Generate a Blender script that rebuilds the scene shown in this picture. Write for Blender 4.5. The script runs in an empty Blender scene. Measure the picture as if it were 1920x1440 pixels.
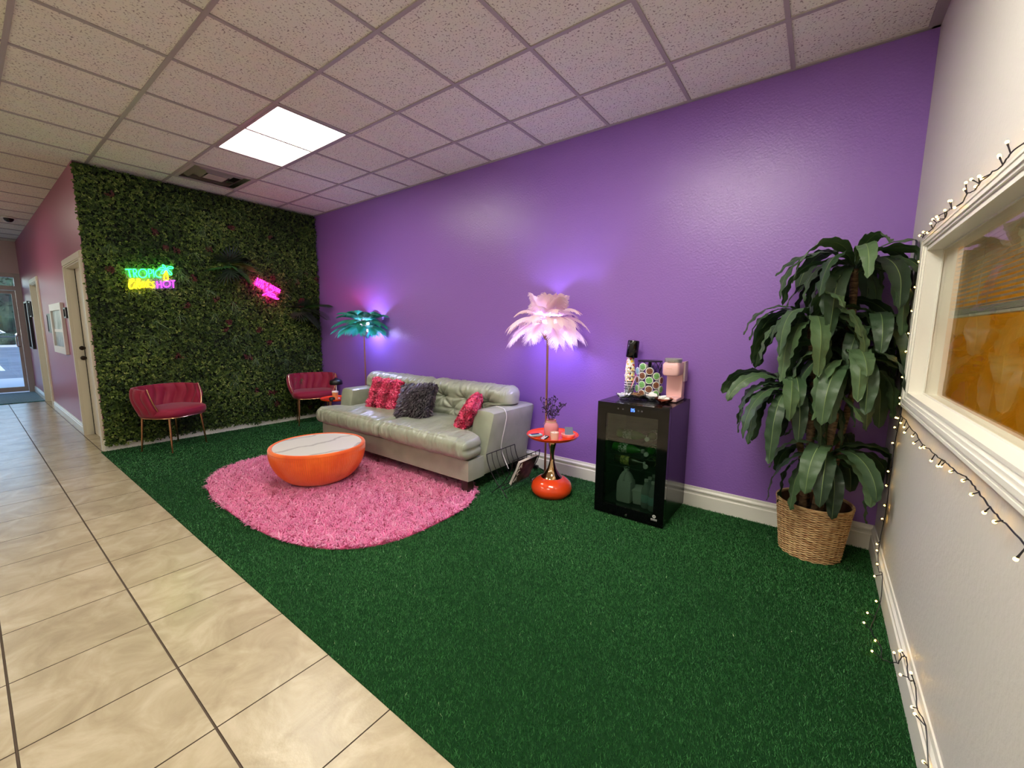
import bpy, bmesh, math, random
import numpy as np
from mathutils import Matrix, Vector, noise as mnoise

random.seed(7)
rng = np.random.default_rng(11)
PI = math.pi
scene = bpy.context.scene
COL = scene.collection

# ------------------------------------------------------------------ camera, world, exposure
cam_data = bpy.data.cameras.new('camera')
cam_data.sensor_fit = 'HORIZONTAL'
cam_data.sensor_width = 36.0
cam_data.lens = 768.28 / 1920 * 36.0
cam_data.clip_start = 0.02
cam_data.clip_end = 300
camera = bpy.data.objects.new('camera', cam_data)
COL.objects.link(camera)
camera.matrix_world = (Matrix.Translation((-0.3485, -3.2831, 1.3449))
                       @ Matrix.Rotation(0.640155, 4, 'Z')
                       @ Matrix.Rotation(PI / 2 - 0.130667, 4, 'X')
                       @ Matrix.Rotation(0.0096028, 4, 'Z'))
scene.camera = camera

vs = scene.view_settings
vs.view_transform = 'Standard'
vs.look = 'None'
vs.exposure = 0.42
vs.gamma = 1.0
vs.use_curve_mapping = False
try:
    scene.cycles.max_bounces = 8
    scene.cycles.transparent_max_bounces = 16
    scene.cycles.sample_clamp_indirect = 6.0
    scene.cycles.use_denoising = True
    scene.cycles.caustics_reflective = False
    scene.cycles.caustics_refractive = False
except Exception:
    pass

world = bpy.data.worlds.new('daylight_sky')
scene.world = world
world.use_nodes = True
wn = world.node_tree.nodes
wl = world.node_tree.links
wbg = wn['Background']
wsky = wn.new('ShaderNodeTexSky')
wsky.sky_type = 'NISHITA'
wsky.sun_disc = False
wsky.sun_elevation = math.radians(38)
wsky.sun_rotation = math.radians(120)
wl.new(wsky.outputs[0], wbg.inputs[0])
wbg.inputs[1].default_value = 0.55

TROFFER_W = 16.0        # emission of the fluorescent diffusers
FEATHER_W = 26.0       # point light in each feather lamp (W)


# ------------------------------------------------------------------ helpers: materials
def lin(c):
    out = []
    for v in c[:3]:
        v = v / 255.0
        out.append(v / 12.92 if v <= 0.04045 else ((v + 0.055) / 1.055) ** 2.4)
    return (out[0], out[1], out[2], 1.0)


def M(name, rgb, rough=0.5, metal=0.0, spec=0.5, **kw):
    m = bpy.data.materials.new(name)
    m.use_nodes = True
    p = m.node_tree.nodes['Principled BSDF']
    p.inputs['Base Color'].default_value = lin(rgb)
    p.inputs['Roughness'].default_value = rough
    p.inputs['Metallic'].default_value = metal
    p.inputs['Specular IOR Level'].default_value = spec
    if 'coat' in kw:
        p.inputs['Coat Weight'].default_value = kw['coat']
        p.inputs['Coat Roughness'].default_value = kw.get('coat_rough', 0.08)
    if 'sheen' in kw:
        p.inputs['Sheen Weight'].default_value = kw['sheen']
        p.inputs['Sheen Roughness'].default_value = 0.4
    if 'trans' in kw:
        p.inputs['Transmission Weight'].default_value = kw['trans']
        p.inputs['IOR'].default_value = kw.get('ior', 1.45)
    if 'emit' in kw:
        p.inputs['Emission Color'].default_value = lin(kw.get('emit_rgb', rgb))
        p.inputs['Emission Strength'].default_value = kw['emit']
    if 'alpha' in kw:
        p.inputs['Alpha'].default_value = kw['alpha']
    return m


def P(m):
    return m.node_tree.nodes['Principled BSDF']


def coords(m, kind='Object', scale=None):
    nt = m.node_tree
    tc = nt.nodes.new('ShaderNodeTexCoord')
    out = tc.outputs[kind]
    if scale is not None:
        mp = nt.nodes.new('ShaderNodeMapping')
        mp.inputs['Scale'].default_value = scale
        nt.links.new(out, mp.inputs[0])
        out = mp.outputs[0]
    return out


def add_bump(m, scale, strength=0.3, dist=0.002, detail=3.0, stretch=None, rough=0.55, vor=False):
    nt = m.node_tree
    v = coords(m, 'Object', stretch)
    if vor:
        n = nt.nodes.new('ShaderNodeTexVoronoi')
        n.inputs['Scale'].default_value = scale
        o = n.outputs['Distance']
    else:
        n = nt.nodes.new('ShaderNodeTexNoise')
        n.inputs['Scale'].default_value = scale
        n.inputs['Detail'].default_value = detail
        n.inputs['Roughness'].default_value = rough
        o = n.outputs['Fac']
    nt.links.new(v, n.inputs['Vector'])
    b = nt.nodes.new('ShaderNodeBump')
    b.inputs['Strength'].default_value = strength
    b.inputs['Distance'].default_value = dist
    nt.links.new(o, b.inputs['Height'])
    prev = P(m).inputs['Normal'].links
    if prev:
        nt.links.new(prev[0].from_socket, b.inputs['Normal'])
    nt.links.new(b.outputs[0], P(m).inputs['Normal'])
    return m


def add_mottle(m, c1, c2, scale, lo=0.35, hi=0.65, detail=4.0, stretch=None):
    nt = m.node_tree
    v = coords(m, 'Object', stretch)
    n = nt.nodes.new('ShaderNodeTexNoise')
    n.inputs['Scale'].default_value = scale
    n.inputs['Detail'].default_value = detail
    nt.links.new(v, n.inputs['Vector'])
    r = nt.nodes.new('ShaderNodeValToRGB')
    r.color_ramp.elements[0].position = lo
    r.color_ramp.elements[0].color = lin(c1)
    r.color_ramp.elements[1].position = hi
    r.color_ramp.elements[1].color = lin(c2)
    nt.links.new(n.outputs['Fac'], r.inputs[0])
    nt.links.new(r.outputs[0], P(m).inputs['Base Color'])
    return m


def add_tone(m, stops, attr='tone'):
    """colour ramp driven by a per-piece random number stored on the mesh"""
    nt = m.node_tree
    a = nt.nodes.new('ShaderNodeAttribute')
    a.attribute_name = attr
    r = nt.nodes.new('ShaderNodeValToRGB')
    el = r.color_ramp.elements
    while len(el) < len(stops):
        el.new(0.5)
    for e, (pos, c) in zip(el, stops):
        e.position = pos
        e.color = lin(c)
    nt.links.new(a.outputs['Fac'], r.inputs[0])
    nt.links.new(r.outputs[0], P(m).inputs['Base Color'])
    return m


def translucent(m, rgb, amount):
    nt = m.node_tree
    t = nt.nodes.new('ShaderNodeBsdfTranslucent')
    t.inputs[0].default_value = lin(rgb)
    mx = nt.nodes.new('ShaderNodeMixShader')
    mx.inputs[0].default_value = amount
    out = nt.nodes['Material Output']
    nt.links.new(P(m).outputs[0], mx.inputs[1])
    nt.links.new(t.outputs[0], mx.inputs[2])
    nt.links.new(mx.outputs[0], out.inputs[0])
    return m


def pane_mat(name, tint, ior=1.5, rough=0.0, refl_tint=(255, 255, 255)):
    """thin window glass: tinted see-through plus a Fresnel reflection"""
    m = bpy.data.materials.new(name)
    m.use_nodes = True
    nt = m.node_tree
    nt.nodes.remove(P(m))
    out = nt.nodes['Material Output']
    tr = nt.nodes.new('ShaderNodeBsdfTransparent')
    tr.inputs[0].default_value = lin(tint)
    gl = nt.nodes.new('ShaderNodeBsdfGlossy')
    gl.inputs['Roughness'].default_value = rough
    gl.inputs['Color'].default_value = lin(refl_tint)
    # Schlick reflectance, the same from either side of the pane
    ge = nt.nodes.new('ShaderNodeNewGeometry')
    dt = nt.nodes.new('ShaderNodeVectorMath'); dt.operation = 'DOT_PRODUCT'
    nt.links.new(ge.outputs['Incoming'], dt.inputs[0]); nt.links.new(ge.outputs['Normal'], dt.inputs[1])
    ab = nt.nodes.new('ShaderNodeMath'); ab.operation = 'ABSOLUTE'
    nt.links.new(dt.outputs['Value'], ab.inputs[0])
    iv = nt.nodes.new('ShaderNodeMath'); iv.operation = 'SUBTRACT'; iv.inputs[0].default_value = 1.0
    nt.links.new(ab.outputs[0], iv.inputs[1])
    pw = nt.nodes.new('ShaderNodeMath'); pw.operation = 'POWER'; pw.inputs[1].default_value = 5.0
    nt.links.new(iv.outputs[0], pw.inputs[0])
    f0 = ((ior - 1) / (ior + 1)) ** 2
    fr = nt.nodes.new('ShaderNodeMath'); fr.operation = 'MULTIPLY_ADD'
    fr.inputs[1].default_value = 1 - f0; fr.inputs[2].default_value = f0
    nt.links.new(pw.outputs[0], fr.inputs[0])
    mx = nt.nodes.new('ShaderNodeMixShader')
    nt.links.new(fr.outputs[0], mx.inputs[0])
    nt.links.new(tr.outputs[0], mx.inputs[1])
    nt.links.new(gl.outputs[0], mx.inputs[2])
    nt.links.new(mx.outputs[0], out.inputs[0])
    return m


def glow(name, rgb, strength, sample=True):
    m = bpy.data.materials.new(name)
    m.use_nodes = True
    nt = m.node_tree
    nt.nodes.remove(P(m))
    e = nt.nodes.new('ShaderNodeEmission')
    e.inputs[0].default_value = lin(rgb)
    e.inputs[1].default_value = strength
    nt.links.new(e.outputs[0], nt.nodes['Material Output'].inputs[0])
    if not sample:
        try:
            m.cycles.emission_sampling = 'NONE'
        except Exception:
            pass
    return m


# ------------------------------------------------------------------ helpers: things and meshes
def thing(name, label, cat, loc=(0, 0, 0), rotz=0.0, group=None):
    o = bpy.data.objects.new(name, None)
    o.empty_display_size = 0.05
    COL.objects.link(o)
    o.location = loc
    o.rotation_euler = (0, 0, rotz)
    o['label'] = label
    o['category'] = cat
    if group:
        o['group'] = group
    return o


def tag(o, label=None, cat=None, group=None, kind=None):
    if label:
        o['label'] = label
    if cat:
        o['category'] = cat
    if group:
        o['group'] = group
    if kind:
        o['kind'] = kind
    return o


def copy_tree(o, parent=None):
    c = o.copy()
    COL.objects.link(c)
    if parent is not None:
        c.parent = parent
    for ch in list(o.children):
        copy_tree(ch, c)
    return c


class B:
    """collects shapes and links them as ONE mesh object"""

    def __init__(self):
        self.v, self.f, self.m, self.mi = [], [], [], 0

    def add(self, verts, faces):
        o = len(self.v)
        self.v.extend([tuple(p) for p in verts])
        self.f.extend([tuple(i + o for i in f) for f in faces])
        self.m.extend([self.mi] * len(faces))
        return self

    def box(self, x0, x1, y0, y1, z0, z1):
        v = [(x0, y0, z0), (x1, y0, z0), (x1, y1, z0), (x0, y1, z0),
             (x0, y0, z1), (x1, y0, z1), (x1, y1, z1), (x0, y1, z1)]
        f = [(0, 3, 2, 1), (4, 5, 6, 7), (0, 1, 5, 4), (1, 2, 6, 5), (2, 3, 7, 6), (3, 0, 4, 7)]
        return self.add(v, f)

    def bar(self, a, b, w, h, up=(0, 0, 1)):
        a, b = Vector(a), Vector(b)
        d = (b - a).normalized()
        s = d.cross(Vector(up))
        if s.length < 1e-5:
            s = d.cross(Vector((1, 0, 0)))
        s.normalize()
        u = s.cross(d).normalized()
        v = []
        for p in (a, b):
            for sx, sy in ((-1, -1), (1, -1), (1, 1), (-1, 1)):
                v.append(p + s * (sx * w / 2) + u * (sy * h / 2))
        return self.add(v, [(3, 2, 1, 0), (4, 5, 6, 7), (0, 1, 5, 4), (1, 2, 6, 5), (2, 3, 7, 6), (3, 0, 4, 7)])

    def tube(self, pts, r, n=8, closed=False, caps=True):
        pts = [Vector(p) for p in pts]
        k = len(pts)
        rs = r if hasattr(r, '__len__') else [r] * k
        tang = []
        for i in range(k):
            a = pts[(i - 1) % k] if (closed or i > 0) else pts[i]
            b = pts[(i + 1) % k] if (closed or i < k - 1) else pts[i]
            t = (b - a)
            tang.append(t.normalized() if t.length > 1e-9 else Vector((0, 0, 1)))
        ref = Vector((0, 0, 1)) if abs(tang[0].z) < 0.9 else Vector((1, 0, 0))
        u = tang[0].cross(ref).normalized()
        verts = []
        for i in range(k):
            t = tang[i]
            u = (u - t * u.dot(t))
            if u.length < 1e-6:
                u = t.orthogonal()
            u.normalize()
            w = t.cross(u)
            for j in range(n):
                a = 2 * PI * j / n
                verts.append(pts[i] + (u * math.cos(a) + w * math.sin(a)) * rs[i])
        faces = []
        for i in range(k if closed else k - 1):
            for j in range(n):
                a, b = i * n + j, i * n + (j + 1) % n
                c, d = ((i + 1) % k) * n + (j + 1) % n, ((i + 1) % k) * n + j
                faces.append((a, b, c, d))
        if caps and not closed:
            faces.append(tuple(reversed(range(n))))
            faces.append(tuple(range((k - 1) * n, k * n)))
        return self.add(verts, faces)

    def lathe(self, prof, n=32, c=(0, 0, 0), caps=True, wob=None):
        verts, faces = [], []
        for i, (r, z) in enumerate(prof):
            for j in range(n):
                a = 2 * PI * j / n
                rr = r * (wob(a, z) if wob else 1.0)
                verts.append((c[0] + rr * math.cos(a), c[1] + rr * math.sin(a), c[2] + z))
        for i in range(len(prof) - 1):
            for j in range(n):
                faces.append((i * n + j, i * n + (j + 1) % n, (i + 1) * n + (j + 1) % n, (i + 1) * n + j))
        if caps:
            if prof[0][0] > 1e-4:
                faces.append(tuple(reversed(range(n))))
            if prof[-1][0] > 1e-4:
                faces.append(tuple(range((len(prof) - 1) * n, len(prof) * n)))
        return self.add(verts, faces)

    def ball(self, c, r, nu=10, nv=6, sc=(1, 1, 1)):
        prof = []
        for i in range(nv + 1):
            a = -PI / 2 + PI * i / nv
            prof.append((max(r * math.cos(a), 1e-5), r * math.sin(a)))
        o = len(self.v)
        self.lathe(prof, nu, (0, 0, 0), caps=False)
        for i in range(o, len(self.v)):
            x, y, z = self.v[i]
            self.v[i] = (c[0] + x * sc[0], c[1] + y * sc[1], c[2] + z * sc[2])
        return self

    def grid(self, fn, nu, nv, closeu=False):
        verts = [fn(i / (nu if closeu else nu - 1), j / (nv - 1)) for j in range(nv) for i in range(nu)]
        faces = []
        for j in range(nv - 1):
            for i in range(nu if closeu else nu - 1):
                a, b = j * nu + i, j * nu + (i + 1) % nu
                faces.append((a, b, b + nu, a + nu))
        return self.add(verts, faces)

    def prism(self, poly, axis, t0, t1):
        """poly: 2-D outline (counter-clockwise) in the plane of the other two axes"""
        def at(p, t):
            return {'x': (t, p[0], p[1]), 'y': (p[0], t, p[1]), 'z': (p[0], p[1], t)}[axis]
        n = len(poly)
        v = [at(p, t0) for p in poly] + [at(p, t1) for p in poly]
        f = [(i, (i + 1) % n, n + (i + 1) % n, n + i) for i in range(n)]
        f += [tuple(reversed(range(n))), tuple(range(n, 2 * n))]
        return self.add(v, f)

    def soft(self, c, size, r, seg=(6, 6, 6), disp=None, rot=None):
        """rounded box; disp(unit xyz in -1..1, point, normal) -> offset point"""
        hx, hy, hz = size[0] / 2, size[1] / 2, size[2] / 2
        half = Vector((hx, hy, hz))
        r = min(r, hx * 0.999, hy * 0.999, hz * 0.999)
        inner = Vector((hx - r, hy - r, hz - r))
        idx, verts, faces = {}, [], []

        def spread(t, h):
            # more rows near the rounded edges
            return math.sin(t * PI / 2) * 0.55 + t * 0.45

        def vid(p):
            key = (round(p[0], 5), round(p[1], 5), round(p[2], 5))
            if key in idx:
                return idx[key]
            q0 = Vector((p[0] * hx, p[1] * hy, p[2] * hz))
            q = Vector([max(-inner[i], min(inner[i], q0[i])) for i in range(3)])
            d = q0 - q
            nrm = d.normalized() if d.length > 1e-9 else Vector((0, 0, 1))
            w = q + nrm * r
            if disp:
                w = Vector(disp(p, w, nrm))
            if rot is not None:
                w = rot @ w
            idx[key] = len(verts)
            verts.append(Vector(c) + w)
            return idx[key]

        for ax in range(3):
            a1, a2 = (ax + 1) % 3, (ax + 2) % 3
            n1, n2 = seg[a1], seg[a2]
            for s in (-1, 1):
                g = []
                for i in range(n1 + 1):
                    row = []
                    for j in range(n2 + 1):
                        p = [0, 0, 0]
                        p[ax] = s
                        p[a1] = spread(-1 + 2 * i / n1, half[a1])
                        p[a2] = spread(-1 + 2 * j / n2, half[a2])
                        row.append(vid(p))
                    g.append(row)
                for i in range(n1):
                    for j in range(n2):
                        q = (g[i][j], g[i + 1][j], g[i + 1][j + 1], g[i][j + 1])
                        faces.append(q if s > 0 else tuple(reversed(q)))
        return self.add(verts, faces)

    def build(self, name, mats, parent=None, world=False, smooth=True, ang=40, loc=None):
        if not isinstance(mats, (list, tuple)):
            mats = [mats]
        me = bpy.data.meshes.new(name)
        off = Vector((0, 0, 0))
        if world and parent is not None:
            p = parent
            while p is not None:
                off += Vector(p.location)
                p = p.parent
        if loc is not None:
            off = Vector(loc)
        vv = [(p[0] - off.x, p[1] - off.y, p[2] - off.z) for p in self.v]
        me.from_pydata(vv, [], self.f)
        for mt in mats:
            me.materials.append(mt)
        if len(mats) > 1:
            me.polygons.foreach_set('material_index', self.m)
        me.update()
        if smooth:
            me.polygons.foreach_set('use_smooth', [True] * len(me.polygons))
            me.set_sharp_from_angle(angle=math.radians(ang))
        o = bpy.data.objects.new(name, me)
        COL.objects.link(o)
        if parent is not None:
            o.parent = parent
        if loc is not None:
            o.location = loc
        return o


def np_mesh(name, verts, faces, mats, tone=None, parent=None, smooth=False, per=None):
    """fast mesh from numpy arrays; faces is (n,k); tone per face"""
    me = bpy.data.meshes.new(name)
    nv, (nf, k) = len(verts), faces.shape
    me.vertices.add(nv)
    me.vertices.foreach_set('co', np.ascontiguousarray(verts, dtype=np.float32).ravel())
    me.loops.add(nf * k)
    me.loops.foreach_set('vertex_index', np.ascontiguousarray(faces, dtype=np.int32).ravel())
    me.polygons.add(nf)
    me.polygons.foreach_set('loop_start', np.arange(nf, dtype=np.int32) * k)
    try:
        me.polygons.foreach_set('loop_total', np.full(nf, k, dtype=np.int32))
    except Exception:
        pass
    if smooth:
        me.polygons.foreach_set('use_smooth', np.ones(nf, dtype=bool))
    if not isinstance(mats, (list, tuple)):
        mats = [mats]
    for mt in mats:
        me.materials.append(mt)
    if tone is not None:
        a = me.attributes.new('tone', 'FLOAT', 'FACE')
        a.data.foreach_set('value', np.ascontiguousarray(tone, dtype=np.float32))
    me.update(calc_edges=True)
    me.validate()
    o = bpy.data.objects.new(name, me)
    COL.objects.link(o)
    if parent is not None:
        o.parent = parent
    return o


def smooth_path(pts, k=6):
    """Catmull-Rom through the points"""
    pts = [Vector(p) for p in pts]
    out = []
    for i in range(len(pts) - 1):
        p0 = pts[max(i - 1, 0)]
        p1, p2 = pts[i], pts[i + 1]
        p3 = pts[min(i + 2, len(pts) - 1)]
        for j in range(k):
            t = j / k
            out.append(0.5 * ((2 * p1) + (p2 - p0) * t + (2 * p0 - 5 * p1 + 4 * p2 - p3) * t * t
                              + (3 * p1 - p0 - 3 * p2 + p3) * t ** 3))
    out.append(pts[-1])
    return out


def struct(o):
    o['kind'] = 'structure'
    return o


# ------------------------------------------------------------------ shared numbers
H = 2.969                 # ceiling
XR = 0.025                # white wall on the right
XL = -6.45                # wall behind the foliage
YH = -2.45                # pink hallway wall
XF = -13.2                # far wall with the glass door
YF = -4.95                # wall behind the camera
# ------------------------------------------------------------------ room materials
m_purple = M('purple_wall_paint', (143, 102, 187), rough=0.31, spec=0.5)
add_bump(m_purple, 70, 0.45, 0.0045, detail=3.0)
m_white_wall = M('white_wall_paint', (208, 205, 200), rough=0.5)
add_bump(m_white_wall, 48, 0.6, 0.004, detail=4.0)
m_pink_wall = M('pink_wall_paint', (166, 88, 118), rough=0.38)
add_bump(m_pink_wall, 55, 0.4, 0.003, detail=3.0)
m_trim = M('white_trim_paint', (232, 230, 222), rough=0.35)
m_cream = M('cream_door_paint', (226, 220, 204), rough=0.4)
m_plain = M('plain_wall_paint', (214, 208, 200), rough=0.6)
m_dark = M('black_gap', (10, 10, 10), rough=0.9)

# ceiling tiles: speckled mineral fibre
m_tile = M('ceiling_tile', (208, 200, 194), rough=0.95, spec=0.1)
nt = m_tile.node_tree
v = coords(m_tile)
n1 = nt.nodes.new('ShaderNodeTexNoise'); n1.inputs['Scale'].default_value = 88; n1.inputs['Detail'].default_value = 2
n2 = nt.nodes.new('ShaderNodeTexNoise'); n2.inputs['Scale'].default_value = 9; n2.inputs['Detail'].default_value = 2
nt.links.new(v, n1.inputs['Vector']); nt.links.new(v, n2.inputs['Vector'])
r1 = nt.nodes.new('ShaderNodeValToRGB')
r1.color_ramp.elements[0].position = 0.33; r1.color_ramp.elements[0].color = lin((158, 150, 140))
r1.color_ramp.elements[1].position = 0.415; r1.color_ramp.elements[1].color = lin((236, 236, 220))
nt.links.new(n1.outputs['Fac'], r1.inputs[0])
mxc = nt.nodes.new('ShaderNodeMix'); mxc.data_type = 'RGBA'; mxc.blend_type = 'MULTIPLY'
mxc.inputs['Factor'].default_value = 0.12
nt.links.new(r1.outputs[0], mxc.inputs['A']); nt.links.new(n2.outputs['Color'], mxc.inputs['B'])
nt.links.new(mxc.outputs['Result'], P(m_tile).inputs['Base Color'])
add_bump(m_tile, 62, 0.5, 0.003)
m_tee = M('ceiling_tee_metal', (166, 158, 154), rough=0.45)

# floor tile
m_ftile = M('beige_floor_tile', (205, 190, 158), rough=0.24, spec=0.5)
nt = m_ftile.node_tree
v = coords(m_ftile)
a1 = nt.nodes.new('ShaderNodeTexNoise'); a1.inputs['Scale'].default_value = 5.5; a1.inputs['Detail'].default_value = 9
a1.inputs['Roughness'].default_value = 0.62; a1.inputs['Distortion'].default_value = 0.8
nt.links.new(v, a1.inputs['Vector'])
r1 = nt.nodes.new('ShaderNodeValToRGB')
el = r1.color_ramp.elements
el[0].position = 0.33; el[0].color = lin((164, 149, 124))
el[1].position = 0.68; el[1].color = lin((194, 181, 156))
e = el.new(0.5); e.color = lin((179, 165, 138))
nt.links.new(a1.outputs['Fac'], r1.inputs[0])
att = nt.nodes.new('ShaderNodeAttribute'); att.attribute_name = 'tone'
mr = nt.nodes.new('ShaderNodeMapRange'); mr.inputs['To Min'].default_value = 0.92; mr.inputs['To Max'].default_value = 1.05
nt.links.new(att.outputs['Fac'], mr.inputs['Value'])
hs = nt.nodes.new('ShaderNodeHueSaturation')
nt.links.new(mr.outputs[0], hs.inputs['Value']); nt.links.new(r1.outputs[0], hs.inputs['Color'])
nt.links.new(hs.outputs[0], P(m_ftile).inputs['Base Color'])
add_bump(m_ftile, 7, 0.35, 0.006, detail=8, rough=0.65)
m_grout = M('brown_grout', (84, 70, 58), rough=0.9)

# ------------------------------------------------------------------ floor: tiles set in grout
TS = 0.41006
gx0, gy0 = -1.8734, -2.8945
tv, tf, tt = [], [], []
mats_idx = []
b = B()
b.mi = 0
b.box(XF, XR, YF, 0.0, -0.12, -0.004)
gx_, gy_ = 0.0014, 0.0026
tones = [0.5] * len(b.f)
b.mi = 1
for ia in range(-6, 30):
    for ib in range(-2, 6):
        x1 = gx0 - ia * TS - gx_; x0 = gx0 - (ia + 1) * TS + gx_
        y1 = gy0 - (ib - 1) * TS - gy_; y0 = gy0 - ib * TS + gy_
        x0c, x1c = max(x0, XF), min(x1, XR)
        y0c, y1c = max(y0, YF), min(y1, -2.36 if x1 < XL + 0.4 else -2.36)
        if x1c - x0c < 0.03 or y1c - y0c < 0.03:
            continue
        e = 0.0012
        vv = [(x0c, y0c, -0.004), (x1c, y0c, -0.004), (x1c, y1c, -0.004), (x0c, y1c, -0.004),
              (x0c + e, y0c + e, 0), (x1c - e, y0c + e, 0), (x1c - e, y1c - e, 0), (x0c + e, y1c - e, 0)]
        b.mi = 1
        b.add(vv, [(4, 5, 6, 7)])
        b.mi = 0
        b.add(vv, [(0, 1, 5, 4), (1, 2, 6, 5), (2, 3, 7, 6), (3, 0, 4, 7)])
        tones += [random.random()] * 5
floor = struct(b.build('floor', [m_grout, m_ftile], smooth=False))
at = floor.data.attributes.new('tone', 'FLOAT', 'FACE')
at.data.foreach_set('value', tones)

# ------------------------------------------------------------------ ceiling: tiles and tee grid
TG = 0.6096
cx0, cy0 = -2.4516, -0.5214
b = B()
b.mi = 0
LX0, LX1, LY0, LY1 = cx0 - 4 * TG, cx0 - 2 * TG, cy0 - 2 * TG, cy0 - TG      # the lit troffer
TROFFERS = [(LX0, LX1, LY0, LY1),
            (cx0 + TG, cx0 + 3 * TG, cy0 - 3 * TG, cy0 - 2 * TG),
            (cx0 - 4 * TG, cx0 - 2 * TG, cy0 - 7 * TG, cy0 - 6 * TG),
            (cx0 + TG, cx0 + 3 * TG, cy0 - 7 * TG, cy0 - 6 * TG),
            (cx0 - 12 * TG, cx0 - 10 * TG, cy0 - 6 * TG, cy0 - 5 * TG)]
VENT = (cx0 - 6 * TG, cx0 - 5 * TG, cy0 - 2 * TG, cy0 - TG)
for i in range(-5, 19):
    for j in range(0, 9):
        x1 = cx0 - i * TG; x0 = x1 - TG
        y1 = cy0 - (j - 1) * TG; y0 = y1 - TG
        x0, x1 = max(x0, XF), min(x1, XR)
        y0, y1 = max(y0, YF), min(y1, 0)
        if x1 <= x0 or y1 <= y0:
            continue
        xm, ym = (x0 + x1) / 2, (y0 + y1) / 2
        if any(t[0] < xm < t[1] and t[2] < ym < t[3] for t in TROFFERS + [VENT]):
            continue
        b.add([(x0, y0, H + 0.006), (x0, y1, H + 0.006), (x1, y1, H + 0.006), (x1, y0, H + 0.006)], [(0, 1, 2, 3)])
b.box(XF, XR, YF, 0, H + 0.12, H + 0.16)
b.mi = 1
for i in range(-4, 18):
    x = cx0 - i * TG
    b.box(x - 0.012, x + 0.012, YF, 0, H - 0.001, H + 0.02)
for j in range(0, 8):
    y = cy0 - j * TG
    b.box(XF, XR, y - 0.012, y + 0.012, H - 0.0015, H + 0.02)
b.box(XF, XR, -0.022, 0, H - 0.002, H + 0.02)
b.box(XR - 0.035, XR, YF, 0, H - 0.002, H + 0.02)
b.box(XL, XL + 0.022, YH, 0, H - 0.002, H + 0.02)
struct(b.build('ceiling', [m_tile, m_tee], smooth=False))

# ------------------------------------------------------------------ walls
T = 0.14
TW = 0.082            # thin partition with the window
struct(B().box(XL - T, XR + TW, 0, T, -0.12, H + 0.16).build('wall_back', m_purple, smooth=False))
WY0, WY1, WZ0, WZ1 = -2.60, -0.60, 1.055, 1.735         # window opening
b = B()
b.box(XR, XR + TW, YF, WY0, -0.12, H + 0.16)
b.box(XR, XR + TW, WY1, 0, -0.12, H + 0.16)
b.box(XR, XR + TW, WY0, WY1, -0.12, WZ0)
b.box(XR, XR + TW, WY0, WY1, WZ1, H + 0.16)
struct(b.build('wall_right', m_white_wall, smooth=False))
struct(B().box(XL - T, XL, YH + 0.12, 0, -0.12, H + 0.16).build('wall_left', m_plain, smooth=False))

# pink hallway wall with two doorways
D1 = (-7.58, -6.55, 2.04)
D2 = (-11.38, -10.45, 2.05)
b = B()
yb = YH + 0.115
b.box(D1[1], XL, YH, yb, -0.12, H + 0.16)
b.box(D1[0], D1[1], YH, yb, D1[2], H + 0.16)
b.box(D2[1], D1[0], YH, yb, -0.12, H + 0.16)
b.box(D2[0], D2[1], YH, yb, D2[2], H + 0.16)
b.box(XF - 0.2, D2[0], YH, yb, -0.12, H + 0.16)
struct(b.build('wall_hallway', m_pink_wall, smooth=False))

# far wall with glazed entrance
GX = XF
b = B()
b.box(XF - T, XF, YF, YH, 2.36, H + 0.16)
struct(b.build('wall_far', M('far_wall_paint', (212, 190, 188), rough=0.6), smooth=False))
struct(B().box(XF - T, XR + T, YF - T, YF, -0.12, H + 0.16).build('wall_front', m_plain, smooth=False))

# ------------------------------------------------------------------ glazed entrance: frame, door, panes
m_alu = M('aluminium_frame', (176, 166, 162), rough=0.4, metal=0.3)
m_chrome = M('brushed_steel', (200, 198, 194), rough=0.22, metal=1.0)
m_door_glass = pane_mat('door_glass', (238, 246, 250))
d3 = thing('door_3', 'aluminium glass entrance door at the end of the hallway', 'door', (XF, -3.1, 0))
d3['kind'] = 'structure'
b = B()
b.box(XF - 0.09, XF + 0.01, -2.535, YH, 0, 2.36)
b.box(XF - 0.09, XF + 0.01, YF, -2.535, 2.28, 2.36)
b.box(XF - 0.09, XF + 0.01, -3.62, -2.535, 2.03, 2.115)
b.box(XF - 0.09, XF + 0.01, -3.70, -3.60, 0, 2.28)
b.box(XF - 0.09, XF + 0.01, YF, -3.70, 0, 0.12)
b.build('door_frame', m_alu, d3, world=True, smooth=False)
b = B()
for y0, y1 in ((-2.59, -2.54), (-3.60, -3.53)):
    b.box(XF - 0.06, XF - 0.015, y0, y1, 0.02, 2.02)
b.box(XF - 0.06, XF - 0.015, -3.53, -2.59, 0.02, 0.115)
b.box(XF - 0.06, XF - 0.015, -3.53, -2.59, 1.96, 2.02)
b.build('door_leaf', m_alu, d3, world=True, smooth=False)
B().box(XF - 0.04, XF - 0.034, -3.53, -2.59, 0.115, 1.96).build('door_glass', m_door_glass, d3, world=True, smooth=False)
B().box(XF - 0.045, XF - 0.039, -3.60, -2.535, 2.115, 2.28).build('transom_glass', m_door_glass, d3, world=True, smooth=False)
B().box(XF - 0.045, XF - 0.039, YF, -3.70, 0.12, 2.28).build('side_glass', m_door_glass, d3, world=True, smooth=False)
b = B()
b.tube(smooth_path([(XF - 0.015, -2.565, 1.15), (XF + 0.05, -2.585, 1.155), (XF + 0.055, -2.61, 1.13),
                    (XF + 0.055, -2.61, 0.95), (XF + 0.05, -2.585, 0.925), (XF - 0.015, -2.565, 0.93)]), 0.011)
b.tube([(XF + 0.03, -3.53, 1.12), (XF + 0.03, -2.59, 1.12)], 0.012)
b.build('door_handle', m_chrome, d3, world=True)

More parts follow.
